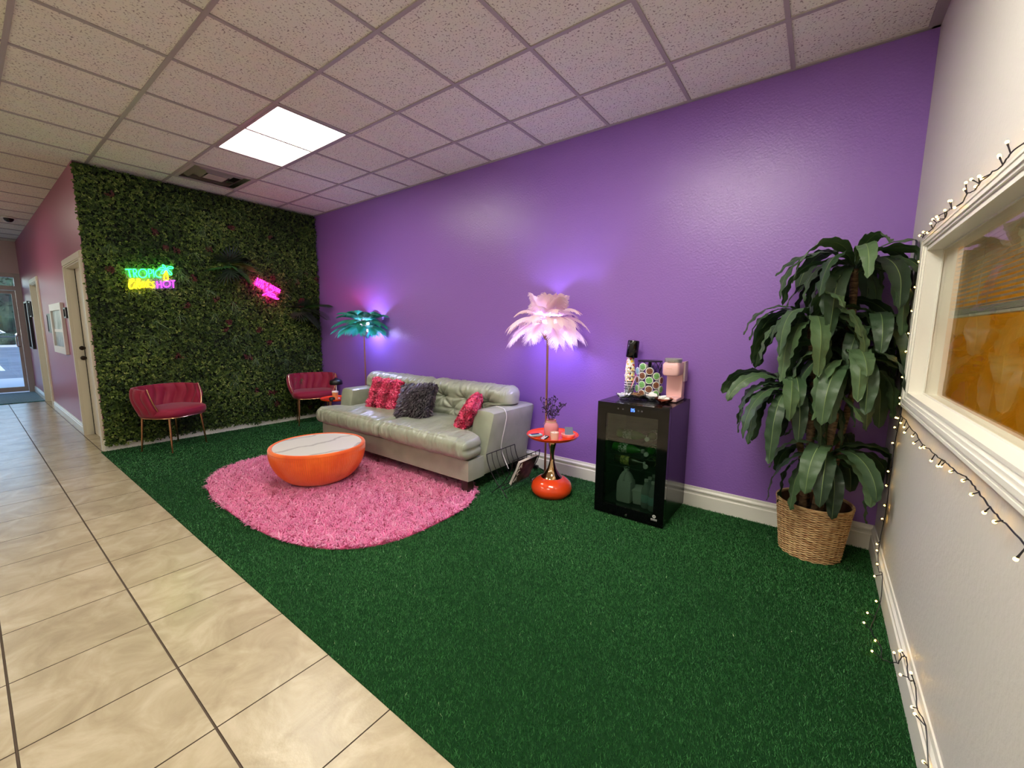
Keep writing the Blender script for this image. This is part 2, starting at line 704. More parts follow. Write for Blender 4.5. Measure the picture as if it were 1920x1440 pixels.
# two cream doors in the pink wall
def hall_door(name, d, label, hardware):
    t = thing(name, label, 'door', ((d[0] + d[1]) / 2, YH, 0))
    t['kind'] = 'structure'
    x0, x1, z1 = d
    b = B()
    b.box(x0, x0 + 0.02, YH - 0.004, yb, 0, z1 - 0.02)
    b.box(x1 - 0.02, x1, YH - 0.004, yb, 0, z1 - 0.02)
    b.box(x0, x1, YH - 0.004, yb, z1 - 0.02, z1)
    c = 0.075
    for a0, a1, c0, c1 in ((x0 - c, x0 + 0.006, 0, z1 - 0.006), (x1 - 0.006, x1 + c, 0, z1 - 0.006), (x0 - c, x1 + c, z1 - 0.006, z1 + c)):
        b.box(a0, a1, YH - 0.016, YH, c0, c1)
        b.box(a0 + 0.012, a1 - 0.012, YH - 0.024, YH - 0.016, c0 + (0.012 if c0 else 0), c1 - (0.012 if c0 else 0))
    b.build('door_frame', m_cream, t, world=True, smooth=False)
    b = B()
    b.box(x0 + 0.028, x1 - 0.024, yb - 0.045, yb - 0.008, 0.01, z1 - 0.024)
    b.build('door_panel', m_cream, t, world=True, smooth=False)
    B().box(x0 + 0.018, x0 + 0.034, yb - 0.05, yb - 0.004, 0.0, z1 - 0.01).build('weather_seal', m_dark, t, world=True, smooth=False)
    if hardware:
        m_brz = M('dark_bronze', (52, 40, 34), rough=0.35, metal=0.8)
        for z in (1.08, 0.96):
            k = B().ball((x0 + 0.085, yb - 0.075, z), 0.026)
            k.tube([(x0 + 0.085, yb - 0.045, z), (x0 + 0.085, yb - 0.075, z)], 0.014)
            k.build('door_knob' if z < 1 else 'deadbolt', m_brz, t, world=True)
    return t

hall_door('door_1', D1, 'cream door in the pink wall beside the foliage wall', True)
hall_door('door_2', D2, 'cream doorway in the pink wall nearer the glass entrance', False)

# ------------------------------------------------------------------ baseboards
def base_profile(th=0.016, h=0.165):
    return [(0, 0), (th, 0), (th, h * 0.62), (th * 0.55, h * 0.66), (th * 0.62, h * 0.74), (th, h * 0.78),
            (th, h * 0.84), (th * 0.5, h * 0.9), (th * 0.35, h), (0, h)]

pr = base_profile()
b = B(); b.prism([(-a, z) for a, z in pr][::-1], 'x', -6.43, XR); struct(b.build('baseboard_back', m_trim, smooth=False))
b = B(); b.prism([(XR - a, z) for a, z in pr], 'y', YF, 0); struct(b.build('baseboard_right', m_trim, smooth=False))
b = B()
b.box(XL, XL + 0.014, YH, 0, 0, 0.13); b.box(XL, XL + 0.018, YH, 0, 0, 0.10)
struct(b.build('baseboard_left', m_trim, smooth=False))
b = B()
for x0, x1 in ((D1[1] + 0.075, XL), (D2[1] + 0.075, D1[0] - 0.075), (XF + 0.01, D2[0] - 0.075)):
    b.prism([(YH - a, z) for a, z in base_profile(0.016, 0.12)][::-1], 'x', x0, x1)
struct(b.build('baseboard_hallway', m_trim, smooth=False))

# ------------------------------------------------------------------ window in the right wall
m_pane = pane_mat('interior_window_glass', (246, 246, 240), ior=1.55)
w = thing('window_1', 'white framed interior window in the right wall', 'window', (XR, -1.6, 1.4))
w['kind'] = 'structure'
b = B()
# moulded casing, stepped profile
def casing(b, off0, off1, d):
    y0, y1, z0, z1 = WY0 - off1, WY1 + off1, WZ0 - off1 * 0.62, WZ1 + off1 * 0.5
    yi0, yi1, zi0, zi1 = WY0 - off0, WY1 + off0, WZ0 - off0 * 0.62, WZ1 + off0 * 0.5
    b.box(XR - d, XR, yi1, y1, z0, z1)
    b.box(XR - d, XR, y0, yi0, z0, z1)
    b.box(XR - d, XR, yi0, yi1, zi1, z1)
    b.box(XR - d, XR, yi0, yi1, z0, zi0)
casing(b, -0.004, 0.100, 0.014)
casing(b, 0.018, 0.082, 0.021)
casing(b, 0.038, 0.062, 0.026)
casing(b, 0.084, 0.100, 0.024)
b.build('window_casing', m_trim, w, world=True, smooth=False)
b = B()
dpt = TW
b.box(XR - 0.016, XR + dpt, WY1 - 0.012, WY1, WZ0, WZ1)
b.box(XR - 0.016, XR + dpt, WY0, WY0 + 0.012, WZ0, WZ1)
b.box(XR - 0.016, XR + dpt, WY0, WY1, WZ1 - 0.012, WZ1)
b.box(XR - 0.016, XR + dpt, WY0, WY1, WZ0, WZ0 + 0.012)
st = XR + 0.036
b.box(st, st + 0.004, WY1 - 0.018, WY1, WZ0, WZ1)
b.box(st, st + 0.004, WY0, WY0 + 0.018, WZ0, WZ1)
b.box(st, st + 0.004, WY0, WY1, WZ1 - 0.018, WZ1)
b.box(st, st + 0.004, WY0, WY1, WZ0, WZ0 + 0.018)
b.build('window_jamb', m_trim, w, world=True, smooth=False)
B().box(XR + 0.041, XR + 0.046, WY0 + 0.012, WY1 - 0.012, WZ0 + 0.012, WZ1 - 0.012).build('window_glass', m_pane, w, world=True, smooth=False)

# slatted blind hanging behind that window
m_slat = M('pale_blind_slat', (206, 204, 196), rough=0.4)
bl = thing('window_blind', 'half raised pale slatted blind behind the right wall window', 'blind', (XR + 0.095, -1.6, 1.72))
s = B()
for k in range(16):
    z = 1.455 + k * 0.018
    s.box(XR + 0.080, XR + 0.105, WY0 + 0.05, WY1 - 0.035, z, z + 0.0012)
s.build('slats', m_slat, bl, world=True, smooth=False)
s = B()
s.box(XR + 0.078, XR + 0.107, WY0 + 0.05, WY1 - 0.035, 1.415, 1.424)
for k in range(5):
    s.box(XR + 0.079, XR + 0.106, WY0 + 0.05, WY1 - 0.035, 1.427 + k * 0.0045, 1.4295 + k * 0.0045)
s.build('bottom_rail', m_slat, bl, world=True, smooth=False)
B().box(XR + 0.075, XR + 0.110, WY0 + 0.04, WY1 - 0.03, 1.735, 1.765).build('head_rail', m_slat, bl, world=True, smooth=False)
for y in (WY1 - 0.12, WY1 - 0.42, WY1 - 0.95, WY1 - 1.5):
    s = B()
    s.tube([(XR + 0.081, y, 1.74), (XR + 0.081, y, 1.42), (XR + 0.104, y, 1.42), (XR + 0.104, y, 1.74)], 0.0012, 5)
    s.build('cord', m_slat, bl, world=True)

# office beyond the window: orange wall
m_orange_wall = M('orange_wall_paint', (230, 174, 24), rough=0.45)
add_bump(m_orange_wall, 50, 0.4, 0.003)
b = B()
OX1 = XR + T + 2.6
b.box(XR + TW, OX1, 0.25, 0.35, 0, H)
struct(b.build('wall_office', m_orange_wall, smooth=False))
b = B()
b.box(OX1, OX1 + 0.1, YF, 0.35, 0, H)
b.box(XR + TW, OX1, YF - 0.1, YF, 0, H)
b.box(XR + TW, OX1 + 0.1, YF - 0.1, 0.35, H, H + 0.05)
b.box(XR + TW, OX1 + 0.1, YF - 0.1, 0.35, -0.1, 0)
struct(b.build('wall_office_side', m_orange_wall, smooth=False))
B().box(0.75, 1.25, 0.235, 0.25, 1.36, 1.75).build('x', m_trim)
o = bpy.data.objects['x']; o.name = 'framed_notice'
tag(o, 'white notice on the orange wall seen through the window', 'notice')

# ------------------------------------------------------------------ ceiling fixtures
m_diff = {k: glow('fluorescent_diffuser', (255, 250, 232), TROFFER_W * k) for k in (0.75, 1.0, 1.9)}
def troffer(box, label, strength=0.75):
    x0, x1, y0, y1 = box
    t = thing('ceiling_light', label, 'ceiling light', ((x0 + x1) / 2, (y0 + y1) / 2, H), group='fluorescent ceiling panels')
    b = B()
    i = 0.032
    b.box(x0 + 0.012, x1 - 0.012, y0 + 0.012, y0 + i, H - 0.004, H + 0.03)
    b.box(x0 + 0.012, x1 - 0.012, y1 - i, y1 - 0.012, H - 0.004, H + 0.03)
    b.box(x0 + 0.012, x0 + i, y0 + i, y1 - i, H - 0.004, H + 0.03)
    b.box(x1 - i, x1 - 0.012, y0 + i, y1 - i, H - 0.004, H + 0.03)
    b.box(x0, x1, y0, y1, H + 0.07, H + 0.10)
    b.build('frame', m_tee, t, world=True, smooth=False)
    b = B()
    b.box(x0 + i, x1 - i, y0 + i, y1 - i, H + 0.004, H + 0.010)
    b.build('diffuser', m_diff[strength], t, world=True, smooth=False)
    return t
troffer(TROFFERS[0], 'lit fluorescent ceiling panel above the coffee table')
troffer(TROFFERS[1], 'fluorescent ceiling panel near the right wall window', 1.9)
troffer(TROFFERS[2], 'fluorescent ceiling panel over the tiled walkway')
troffer(TROFFERS[3], 'fluorescent ceiling panel over the tiles near the right wall', 0.75)
troffer(TROFFERS[4], 'fluorescent ceiling panel in the hallway')
troffer((0.75, 1.97, -1.75, -1.14), 'fluorescent ceiling panel in the orange office', 1.0).location.z = H - 0.02

# supply vent
t = thing('ceiling_vent', 'square metal air vent in the ceiling above the foliage wall', 'vent',
          ((VENT[0] + VENT[1]) / 2, (VENT[2] + VENT[3]) / 2, H))
m_vent = M('vent_metal', (186, 178, 170), rough=0.45)
vx0, vx1, vy0, vy1 = VENT
b = B()
e = 0.045
b.box(vx0 + .012, vx1 - .012, vy0 + .012, vy0 + e, H - .004, H + .002)
b.box(vx0 + .012, vx1 - .012, vy1 - e, vy1 - .012, H - .004, H + .002)
b.box(vx0 + .012, vx0 + e, vy0 + e, vy1 - e, H - .004, H + .002)
b.box(vx1 - e, vx1 - .012, vy0 + e, vy1 - e, H - .004, H + .002)
b.build('frame', m_vent, t, world=True, smooth=False)
def ring(b, i0, i1, z0, z1):
    ax0, ax1, ay0, ay1 = vx0 + i0, vx1 - i0, vy0 + i0, vy1 - i0
    bx0, bx1, by0, by1 = vx0 + i1, vx1 - i1, vy0 + i1, vy1 - i1
    v = [(ax0, ay0, z0), (ax1, ay0, z0), (ax1, ay1, z0), (ax0, ay1, z0),
         (bx0, by0, z1), (bx1, by0, z1), (bx1, by1, z1), (bx0, by1, z1)]
    b.add(v, [(0, 1, 5, 4), (1, 2, 6, 5), (2, 3, 7, 6), (3, 0, 4, 7)])
    b.add(v, [(4, 5, 1, 0), (5, 6, 2, 1), (6, 7, 3, 2), (7, 4, 0, 3)])
b = B()
ring(b, 0.115, 0.06, H - 0.004, H + 0.05)
ring(b, 0.195, 0.135, H - 0.004, H + 0.05)
b.box(vx0 + .215, vx1 - .215, vy0 + .215, vy1 - .215, H - .004, H + .002)
b.build('louvre', m_vent, t, world=True, smooth=False)
B().box(vx0 + .015, vx1 - .015, vy0 + .015, vy1 - .015, H + .085, H + .09).build('duct', m_dark, t, world=True, smooth=False)

# dome on the hallway ceiling
t = thing('dome_camera', 'small dark dome camera on the hallway ceiling by the pink wall', 'camera', (-10.4, -2.66, H))
B().lathe([(0.001, -0.012), (0.075, -0.012), (0.08, 0)], 24, (-10.4, -2.66, H)).build('mount', m_trim, t, world=True)
B().ball((-10.4, -2.66, H - 0.012), 0.055, 18, 10).build('dome', M('smoked_dome', (22, 16, 18), rough=0.15), t, world=True)
# ------------------------------------------------------------------ artificial turf
m_turf_base = M('turf_backing', (18, 52, 24), rough=0.95, spec=0.1)
m_turf = M('turf_blade', (30, 92, 48), rough=0.5, spec=0.35)
add_tone(m_turf, [(0.0, (22, 70, 30)), (0.45, (40, 102, 48)), (0.8, (72, 136, 76)), (0.97, (122, 176, 120)), (1.0, (190, 206, 166))])
TX0, TX1, TY0, TY1 = XL + 0.02, XR - 0.016, -2.497, -0.016
turf = B().box(TX0, TX1, TY0, TY1, 0.0, 0.003).build('artificial_turf', m_turf_base, smooth=False)
tag(turf, 'dark green artificial turf carpet along the purple wall', 'turf', kind='stuff')
camxy = np.array([-0.3485, -3.2831])

def scatter(n, x0, x1, y0, y1):
    return np.stack([rng.uniform(x0, x1, n), rng.uniform(y0, y1, n)], 1)

near = scatter(420000, TX0, TX1, TY0, TY1)
dist = np.linalg.norm(near - camxy, axis=1)
keep = rng.uniform(0, 1, len(near)) < np.clip((2.3 / dist) ** 1.3, 0.12, 1.0)
p = near[keep]
extra = scatter(150000, -3.0, TX1, TY0, TY1)
p = np.concatenate([p, extra])
n = len(p)
d = np.linalg.norm(p - camxy, axis=1)
wdt = rng.uniform(0.0007, 0.0014, n) * np.clip(d / 2.2, 1.0, 2.6)
hgt = rng.uniform(0.006, 0.013, n)
ang = rng.uniform(0, 2 * PI, n)
lean_a = rng.normal(2.3, 1.1, n)
lean = rng.uniform(0.15, 0.9, n) * hgt
sx, sy = np.cos(ang) * wdt, np.sin(ang) * wdt
lx, ly = np.cos(lean_a) * lean, np.sin(lean_a) * lean
V = np.zeros((n, 4, 3))
V[:, 0] = np.stack([p[:, 0] - sx, p[:, 1] - sy, np.full(n, 0.002)], 1)
V[:, 1] = np.stack([p[:, 0] + sx, p[:, 1] + sy, np.full(n, 0.002)], 1)
V[:, 2] = np.stack([p[:, 0] + sx * 0.5 + lx, p[:, 1] + sy * 0.5 + ly, hgt], 1)
V[:, 3] = np.stack([p[:, 0] - sx * 0.5 + lx, p[:, 1] - sy * 0.5 + ly, hgt], 1)
V[:, :, 0] = np.clip(V[:, :, 0], TX0, TX1)
V[:, :, 1] = np.clip(V[:, :, 1], TY0 - 0.004, TY1)
patch = np.sin(p[:, 0] * 2.1 + 1.3 * np.sin(p[:, 1] * 1.7)) * 0.06 + np.sin(p[:, 1] * 5.3 + p[:, 0] * 3.1) * 0.04
tone = np.clip(rng.beta(2.2, 2.6, n) * 0.92 + patch + (rng.uniform(0, 1, n) > 0.996) * 0.4, 0, 1)
blades = np_mesh('turf_blades', V.reshape(-1, 3), np.arange(n * 4).reshape(n, 4), m_turf, tone, turf)
tag(blades, kind='stuff')

# entrance mat by the glass door
m_mat = M('blue_green_mat', (24, 92, 100), rough=0.95, sheen=0.3)
add_mottle(m_mat, (16, 74, 84), (46, 122, 128), 60)
mt = B().box(-13.12, -11.42, -4.3, YH - 0.03, 0.0, 0.012).build('entrance_mat', m_mat, smooth=False)
tag(mt, 'teal entrance mat inside the glass door', 'mat')

# ------------------------------------------------------------------ pink shag rug
RC, RA, RB, RN = (-3.62, -1.41), 1.25, 0.82, 2.9
def rug_r(a, n=RN):
    c, s = abs(math.cos(a)), abs(math.sin(a))
    return ((c / RA) ** n + (s / RB) ** n) ** (-1 / n)
m_rug_back = M('rug_backing', (212, 92, 140), rough=0.95)
m_shag = M('pink_shag_yarn', (232, 112, 160), rough=0.9, spec=0.15, sheen=0.5)
add_tone(m_shag, [(0.0, (208, 78, 138)), (0.35, (238, 134, 186)), (0.75, (250, 172, 212)), (1.0, (255, 214, 234))])
translucent(m_shag, (250, 130, 180), 0.25)
b = B()
NR = 96
prof = []
for k in range(NR):
    a = 2 * PI * k / NR
    r = rug_r(a)
    prof.append((RC[0] + r * math.cos(a), RC[1] + r * math.sin(a)))
b.prism(prof, 'z', 0.003, 0.012)
rug = b.build('shag_rug', m_rug_back, smooth=False, loc=(RC[0], RC[1], 0))
tag(rug, 'oval hot pink shag rug under the orange coffee table', 'rug')
n = 62000
q = scatter(int(n * 1.35), -RA, RA, -RB, RB)
q = q[(np.abs(q[:, 0]) / RA) ** RN + (np.abs(q[:, 1]) / RB) ** RN < 1.0][:n]
n = len(q)
a = rng.uniform(0, 2 * PI, n)
# tufts share a direction with their neighbours
clump = np.sin(q[:, 0] * 31 + 2 * np.sin(q[:, 1] * 23)) * 2.2 + np.cos(q[:, 1] * 37 + q[:, 0] * 19) * 2.2
a = a * 0.45 + clump
L = rng.uniform(0.028, 0.06, n)
wd = rng.uniform(0.0018, 0.0034, n)
dx, dy = np.cos(a), np.sin(a)
V = np.zeros((n, 6, 3))
zt = rng.uniform(0.020, 0.046, n)
for i, (t, zz, wf) in enumerate(((0.0, 0.0, 1.0), (0.45, 0.92, 1.0), (1.0, 0.80, 0.7))):
    cx_, cy_ = q[:, 0] + dx * L * t * 0.8, q[:, 1] + dy * L * t * 0.8
    z_ = 0.01 + (zt - 0.01) * zz
    V[:, 2 * i] = np.stack([cx_ - dy * wd * wf, cy_ + dx * wd * wf, z_], 1)
    V[:, 2 * i + 1] = np.stack([cx_ + dy * wd * wf, cy_ - dx * wd * wf, z_], 1)
F = (np.arange(n) * 6)[:, None, None] + np.array([[0, 1, 3, 2], [2, 3, 5, 4]])[None]
tn = np.clip(rng.beta(2.5, 2.5, n) + 0.1 * np.sin(clump), 0, 1)
pile = np_mesh('pile', V.reshape(-1, 3), F.reshape(-1, 4), m_shag, np.repeat(tn, 2), rug)
tag(pile, kind='stuff')

# ------------------------------------------------------------------ sofa
m_leather = M('sage_leather', (150, 155, 138), rough=0.32, spec=0.6)
add_mottle(m_leather, (143, 149, 131), (158, 163, 146), 6)
add_bump(m_leather, 420, 0.10, 0.0006, vor=True)
add_bump(m_leather, 42, 0.32, 0.006, detail=5, stretch=(1.0, 0.22, 0.35))
m_leg = M('dark_wood_leg', (44, 26, 24), rough=0.4)
SX0, SX1 = -4.76, -2.49
SM = (SX0 + SX1) / 2
sofa = thing('sofa', 'sage grey leather sofa against the purple wall', 'sofa', (SM, -0.5, 0))
AIN = 0.215            # arm thickness

b = B()
b.soft((SM, -0.845, 0.212), (SX1 - SX0 - 0.05, 0.21, 0.185), 0.016, (8, 3, 3))
b.soft((SM, -0.43, 0.235), (SX1 - SX0 - 2 * AIN + 0.02, 0.70, 0.14), 0.01, (4, 4, 2))
b.build('base', m_leather, sofa, world=True)

def arm(sgn):
    """flat arm panel: the front edge leans back, the outer face leans out a little at the top"""
    xo = SX1 if sgn > 0 else SX0
    def disp(p, w, nrm):
        x, y, z = w
        t = (z + 0.27) / 0.54
        y += (1 - p[1]) / 2 * 0.115 * t
        y -= (1 + p[1]) / 2 * 0.07 * (1 - t)
        x += sgn * 0.05 * (t - 0.62) * (0.5 + 0.5 * p[0] * sgn)
        z += 0.012 * max(0, p[2]) * (1 - p[0] ** 2)
        return (x, y, z)
    b = B()
    b.soft((xo - sgn * AIN / 2, -0.42, 0.388), (AIN, 0.735, 0.53), 0.028, (5, 10, 8), disp)
    return b.build('arm', m_leather, sofa, world=True)
arm(1)
arm(-1)
b = B()
b.soft((SM, -0.125, 0.42), (SX1 - SX0 - 0.30, 0.15, 0.56), 0.04, (8, 4, 6))
b.build('back_frame', m_leather, sofa, world=True)

def fold(x, y, z, s):
    return mnoise.noise(Vector((x, y, z)) * s)
def smooth01(t):
    t = max(0.0, min(1.0, t))
    return t * t * (3 - 2 * t)

def seat_cushion(x0, x1, seed, outer):
    cx = (x0 + x1) / 2
    def disp(p, w, nrm):
        x, y, z = w
        u, v, t = p
        crown = (1 - u ** 4) * (1 - v * v) * 0.030
        if t > 0:
            z += crown * t
        fr = max(0, -v)
        y -= 0.02 * fr * (1 - t * t)
        # leather gathers pulled over the front edge
        wig = 2.2 * fold(x + seed, seed, 0, 6.0)
        g = 1.5 * fold(x + wig * 0.01, y * 0.22, z * 0.25, 36) + 0.9 * fold(x, y * 0.3, z * 0.3, 78) + 0.25 * math.sin((x + seed) * 120 + wig * 5)
        amt = smooth01(fr * 1.6 - 0.35) * (0.45 + 0.9 * abs(fold(x + seed, 3, 0, 4.5)))
        flat = 1 - smooth01((abs(nrm.x) - 0.5) * 2)
        y += nrm.y * g * 0.0062 * amt * flat
        z += nrm.z * g * 0.0062 * amt * flat
        z += fold(x + seed, y, 0, 7) * 0.007 + fold(x + seed, y * 1.4, 2, 17) * 0.004
        # ends: in front of the arm the cushion is wide, behind it the arm holds it in
        if outer * (x) > 0:
            lim = AIN + 0.0
            k = smooth01((y + 0.16 + 0.04) / 0.05)
            full = (x1 - x0) / 2
            x = x * (1 - k * lim / full)
        # end faces pucker along a middle seam
        x += nrm.x * (0.006 * math.sin(z * 60) * 0 - 0.012 * math.exp(-(t / 0.12) ** 2) * abs(nrm.x))
        return (x, y, z)
    b = B()
    b.soft((cx, -0.60, 0.392), (x1 - x0 - 0.004, 0.80, 0.172), 0.052, (150, 44, 14), disp)
    return b.build('seat_cushion', m_leather, sofa, world=True, ang=80)
seat_cushion(SX0 + 0.008, SM, 0.0, -1)
seat_cushion(SM, SX1 - 0.012, 3.7, 1)

def back_cushion(x0, x1, seed, outer):
    cx = (x0 + x1) / 2
    wdt = x1 - x0
    tufts = [(-0.60, 0.10), (-0.05, 0.10), (0.48, 0.10), (-0.32, -0.52), (0.22, -0.52), (0.72, -0.52)]
    def disp(p, w, nrm):
        x, y, z = w
        u, v, t = p
        y += 0.20 * (z + 0.18)
        if nrm.y < 0.1 and v < 0:
            dd, crease = 0.0, 0.0
            for tu, tz in tufts:
                ax, az = (u - tu) * wdt / 2, (t - tz) * 0.18
                r2 = ax * ax + az * az
                dd += 0.040 * math.exp(-r2 / 0.0012) + 0.022 * math.exp(-r2 / 0.010)
                an = math.atan2(az, ax)
                crease += 0.012 * math.cos(an * 8 + seed + tu * 7) * math.exp(-r2 / 0.012) * min(1, r2 / 0.0006)
            for tz, dep in ((0.10, 0.011), (-0.52, 0.007)):
                az = (t - tz) * 0.18
                dd += dep * math.exp(-az * az / 0.00018)
            y += dd + crease
            y -= 0.012 * (1 - u ** 8) * math.exp(-((t - 0.62) / 0.36) ** 2)
        wig = 2.0 * fold(x + seed, 1, 0, 5)
        g = 1.5 * fold(x + wig * 0.01, z * 0.22, y * 0.2, 34) + 0.9 * fold(x, z * 0.3, y * 0.3, 74) + 0.2 * math.sin((x + seed) * 110 + wig * 5)
        amt = smooth01((t - 0.15) * 1.6) * (0.45 + 0.8 * abs(fold(x + seed, 7, 0, 4)))
        y += nrm.y * g * 0.0085 * amt
        z += nrm.z * g * 0.0085 * amt
        z += fold(x + seed, y, 5, 6) * 0.008
        if outer * x > 0:
            k = 1 - smooth01((z + 0.005) / 0.03)
            x = x * (1 - k * (AIN - 0.02) / (wdt / 2))
        return (x, y, z)
    b = B()
    b.soft((cx, -0.345, 0.652), (wdt - 0.006, 0.21, 0.36), 0.085, (150, 12, 60), disp)
    return b.build('back_cushion', m_leather, sofa, world=True, ang=80)
back_cushion(SX0 + 0.02, SM + 0.01, 1.0, -1)
back_cushion(SM + 0.012, SX1 - 0.03, 2.3, 1)
for lx in (SX0 + 0.075, SX1 - 0.085):
    for ly in (-0.895, -0.16):
        b = B()
        b.soft((lx, ly, 0.063), (0.075, 0.075, 0.125), 0.006, (2, 2, 2))
        b.build('leg', m_leg, sofa, world=True)

# ------------------------------------------------------------------ cushions on the sofa
def pillow_mesh(w, h, th):
    def disp(p, q, nrm):
        x, y, z = q
        u, v = p[0], p[2]
        pin = 1 - 0.06 * (1 - v * v) * abs(u) ** 3
        pin2 = 1 - 0.06 * (1 - u * u) * abs(v) ** 3
        return (x * pin, y * (1 - 0.80 * max(abs(u), abs(v)) ** 3.2), z * pin2)
    b = B()
    b.soft((0, 0, 0), (w, th, h), th * 0.3, (14, 4, 14), disp)
    return b

def ruffled_pillow(name, label, centre, rot, w, h, th, col, style):
    t = thing(name, label, 'pillow', centre)
    t.rotation_euler = rot
    m_b = M(name + '_cloth', col[0], rough=0.6, sheen=0.4)
    pillow_mesh(w, h, th).build('cover', m_b, t)
    m_r = M(name + '_ruffle', col[1], rough=0.42, spec=0.5, sheen=0.3)
    add_tone(m_r, [(0, col[0]), (0.5, col[1]), (1, col[2])])
    # cloth petals sewn over the cover
    V, F, Tn = [], [], []
    cnt = 2600 if style == 'rose' else 1900
    for k in range(cnt):
        front = k % 2 == 0
        u, v = random.uniform(-0.97, 0.97), random.uniform(-0.97, 0.97)
        s = -1 if front else 1
        yb = s * th / 2 * (1 - 0.80 * max(abs(u), abs(v)) ** 3.2)
        if k % 5 == 0:           # petals along the rim
            if random.random() < 0.5:
                u = math.copysign(random.uniform(0.95, 1.0), u)
            else:
                v = math.copysign(random.uniform(0.95, 1.0), v)
            yb = s * th * random.uniform(0.0, 0.14)
        cx_, cz_ = u * w / 2, v * h / 2
        if style == 'rose':
            # small curled ribbons following swirls
            a = math.atan2(math.sin(v * 9), math.sin(u * 9 + 1.0)) + PI / 2 + random.uniform(-.5, .5)
            ln, wd_ = random.uniform(0.018, 0.034), random.uniform(0.008, 0.014)
            lift = random.uniform(0.006, 0.016)
        else:
            a = -PI / 2 + random.uniform(-0.9, 0.9) + (0.5 if u > 0 else -0.3)
            ln, wd_ = random.uniform(0.030, 0.052), random.uniform(0.014, 0.022)
            lift = random.uniform(0.012, 0.032)
        ca, sa = math.cos(a), math.sin(a)
        base = len(V)
        tone_ = random.random()
        for i in range(4):
            tt = i / 3
            wid = wd_ * (1 - 0.75 * tt ** 2 if style != 'rose' else math.sin(PI * (0.15 + 0.7 * tt)))
            off = lift * (math.sin(tt * PI * 0.75) if style == 'rose' else tt ** 0.7)
            for e_ in (-1, 1):
                px_ = cx_ + ca * ln * (tt - 0.4) - sa * wid * e_ * 0.5
                pz_ = cz_ + sa * ln * (tt - 0.4) + ca * wid * e_ * 0.5
                curl = 0.006 * e_ if style == 'rose' else 0.002 * e_
                V.append((px_, yb + s * (off + 0.002 + curl * math.sin(tt * PI)), pz_))
        for i in range(3):
            F.append((base + 2 * i, base + 2 * i + 1, base + 2 * i + 3, base + 2 * i + 2))
            Tn.append(tone_)
    o = np_mesh('ruffles', np.array(V), np.array(F), m_r, np.array(Tn), t, smooth=True)
    tag(o, kind='stuff')
    return t
hot = ((170, 14, 62), (224, 40, 98), (250, 104, 146))
grey = ((34, 26, 34), (62, 50, 60), (96, 84, 96))
ruffled_pillow('rose_pillow', 'hot pink rosette pillow at the far end of the sofa', (-4.10, -0.575, 0.625),
               (math.radians(-22), math.radians(3), math.radians(12)), 0.40, 0.37, 0.14, hot, 'rose')
ruffled_pillow('shaggy_pillow', 'dark grey ruffled pillow in the middle of the sofa', (-3.52, -0.635, 0.615),
               (math.radians(-28), math.radians(-6), math.radians(4)), 0.44, 0.40, 0.13, grey, 'shag')
ruffled_pillow('rose_pillow', 'hot pink rosette pillow half hidden behind the near sofa arm', (-2.845, -0.60, 0.575),
               (math.radians(-30), math.radians(10), math.radians(-58)), 0.40, 0.36, 0.12, hot, 'rose')

# ------------------------------------------------------------------ orange bowl coffee table with a marble top
m_velvet = M('orange_velvet', (232, 96, 16), rough=0.7, sheen=0.5)
add_mottle(m_velvet, (224, 84, 10), (240, 110, 26), 5)
m_marble = M('white_marble', (232, 230, 226), rough=0.12, coat=0.3)
nt = m_marble.node_tree
v = coords(m_marble, 'Object', (1.0, 2.4, 1.0))
wv = nt.nodes.new('ShaderNodeTexWave')
wv.inputs['Scale'].default_value = 0.95; wv.inputs['Distortion'].default_value = 3.2
wv.inputs['Detail'].default_value = 4; wv.inputs['Detail Scale'].default_value = 1.4
nt.links.new(v, wv.inputs['Vector'])
rp = nt.nodes.new('ShaderNodeValToRGB')
rp.color_ramp.elements[0].position = 0.0; rp.color_ramp.elements[0].color = lin((198, 194, 192))
rp.color_ramp.elements[1].position = 0.06; rp.color_ramp.elements[1].color = lin((234, 232, 228))
nt.links.new(wv.outputs['Fac'], rp.inputs[0]); nt.links.new(rp.outputs[0], P(m_marble).inputs['Base Color'])
TCX, TCY, TH_, TR = -3.80, -1.49, 0.345, 0.388
tb = thing('coffee_table', 'orange half sphere coffee table with white marble top on the pink rug', 'coffee table', (TCX, TCY, 0.012))
prof = [(0.001, 0.0), (0.13, 0.0), (0.165, 0.010)]
for k in range(1, 15):
    t_ = k / 14
    prof.append((0.165 + (TR - 0.165) * math.sin(t_ * PI / 2) ** 0.92, 0.010 + (0.297) * (1 - math.cos(t_ * PI / 2)) ** 0.88))
prof += [(TR + 0.001, 0.315), (TR - 0.004, 0.328), (TR - 0.014, 0.334), (TR - 0.024, 0.332), (TR - 0.03, 0.322), (0.001, 0.322)]
b = B()
b.lathe(prof, 300, wob=lambda a, z: 1 + (0.0055 * (1 if int(a / (2 * PI) * 300 + 0.5) % 2 else -1) * (1 if 0.01 < z < 0.305 else 0.0)))
b.build('bowl', m_velvet, tb, ang=8)
b = B(); b.lathe([(0.001, 0.322), (TR - 0.034, 0.322), (TR - 0.031, 0.326), (TR - 0.034, 0.330), (0.001, 0.330)], 96)
b.build('marble_top', m_marble, tb)
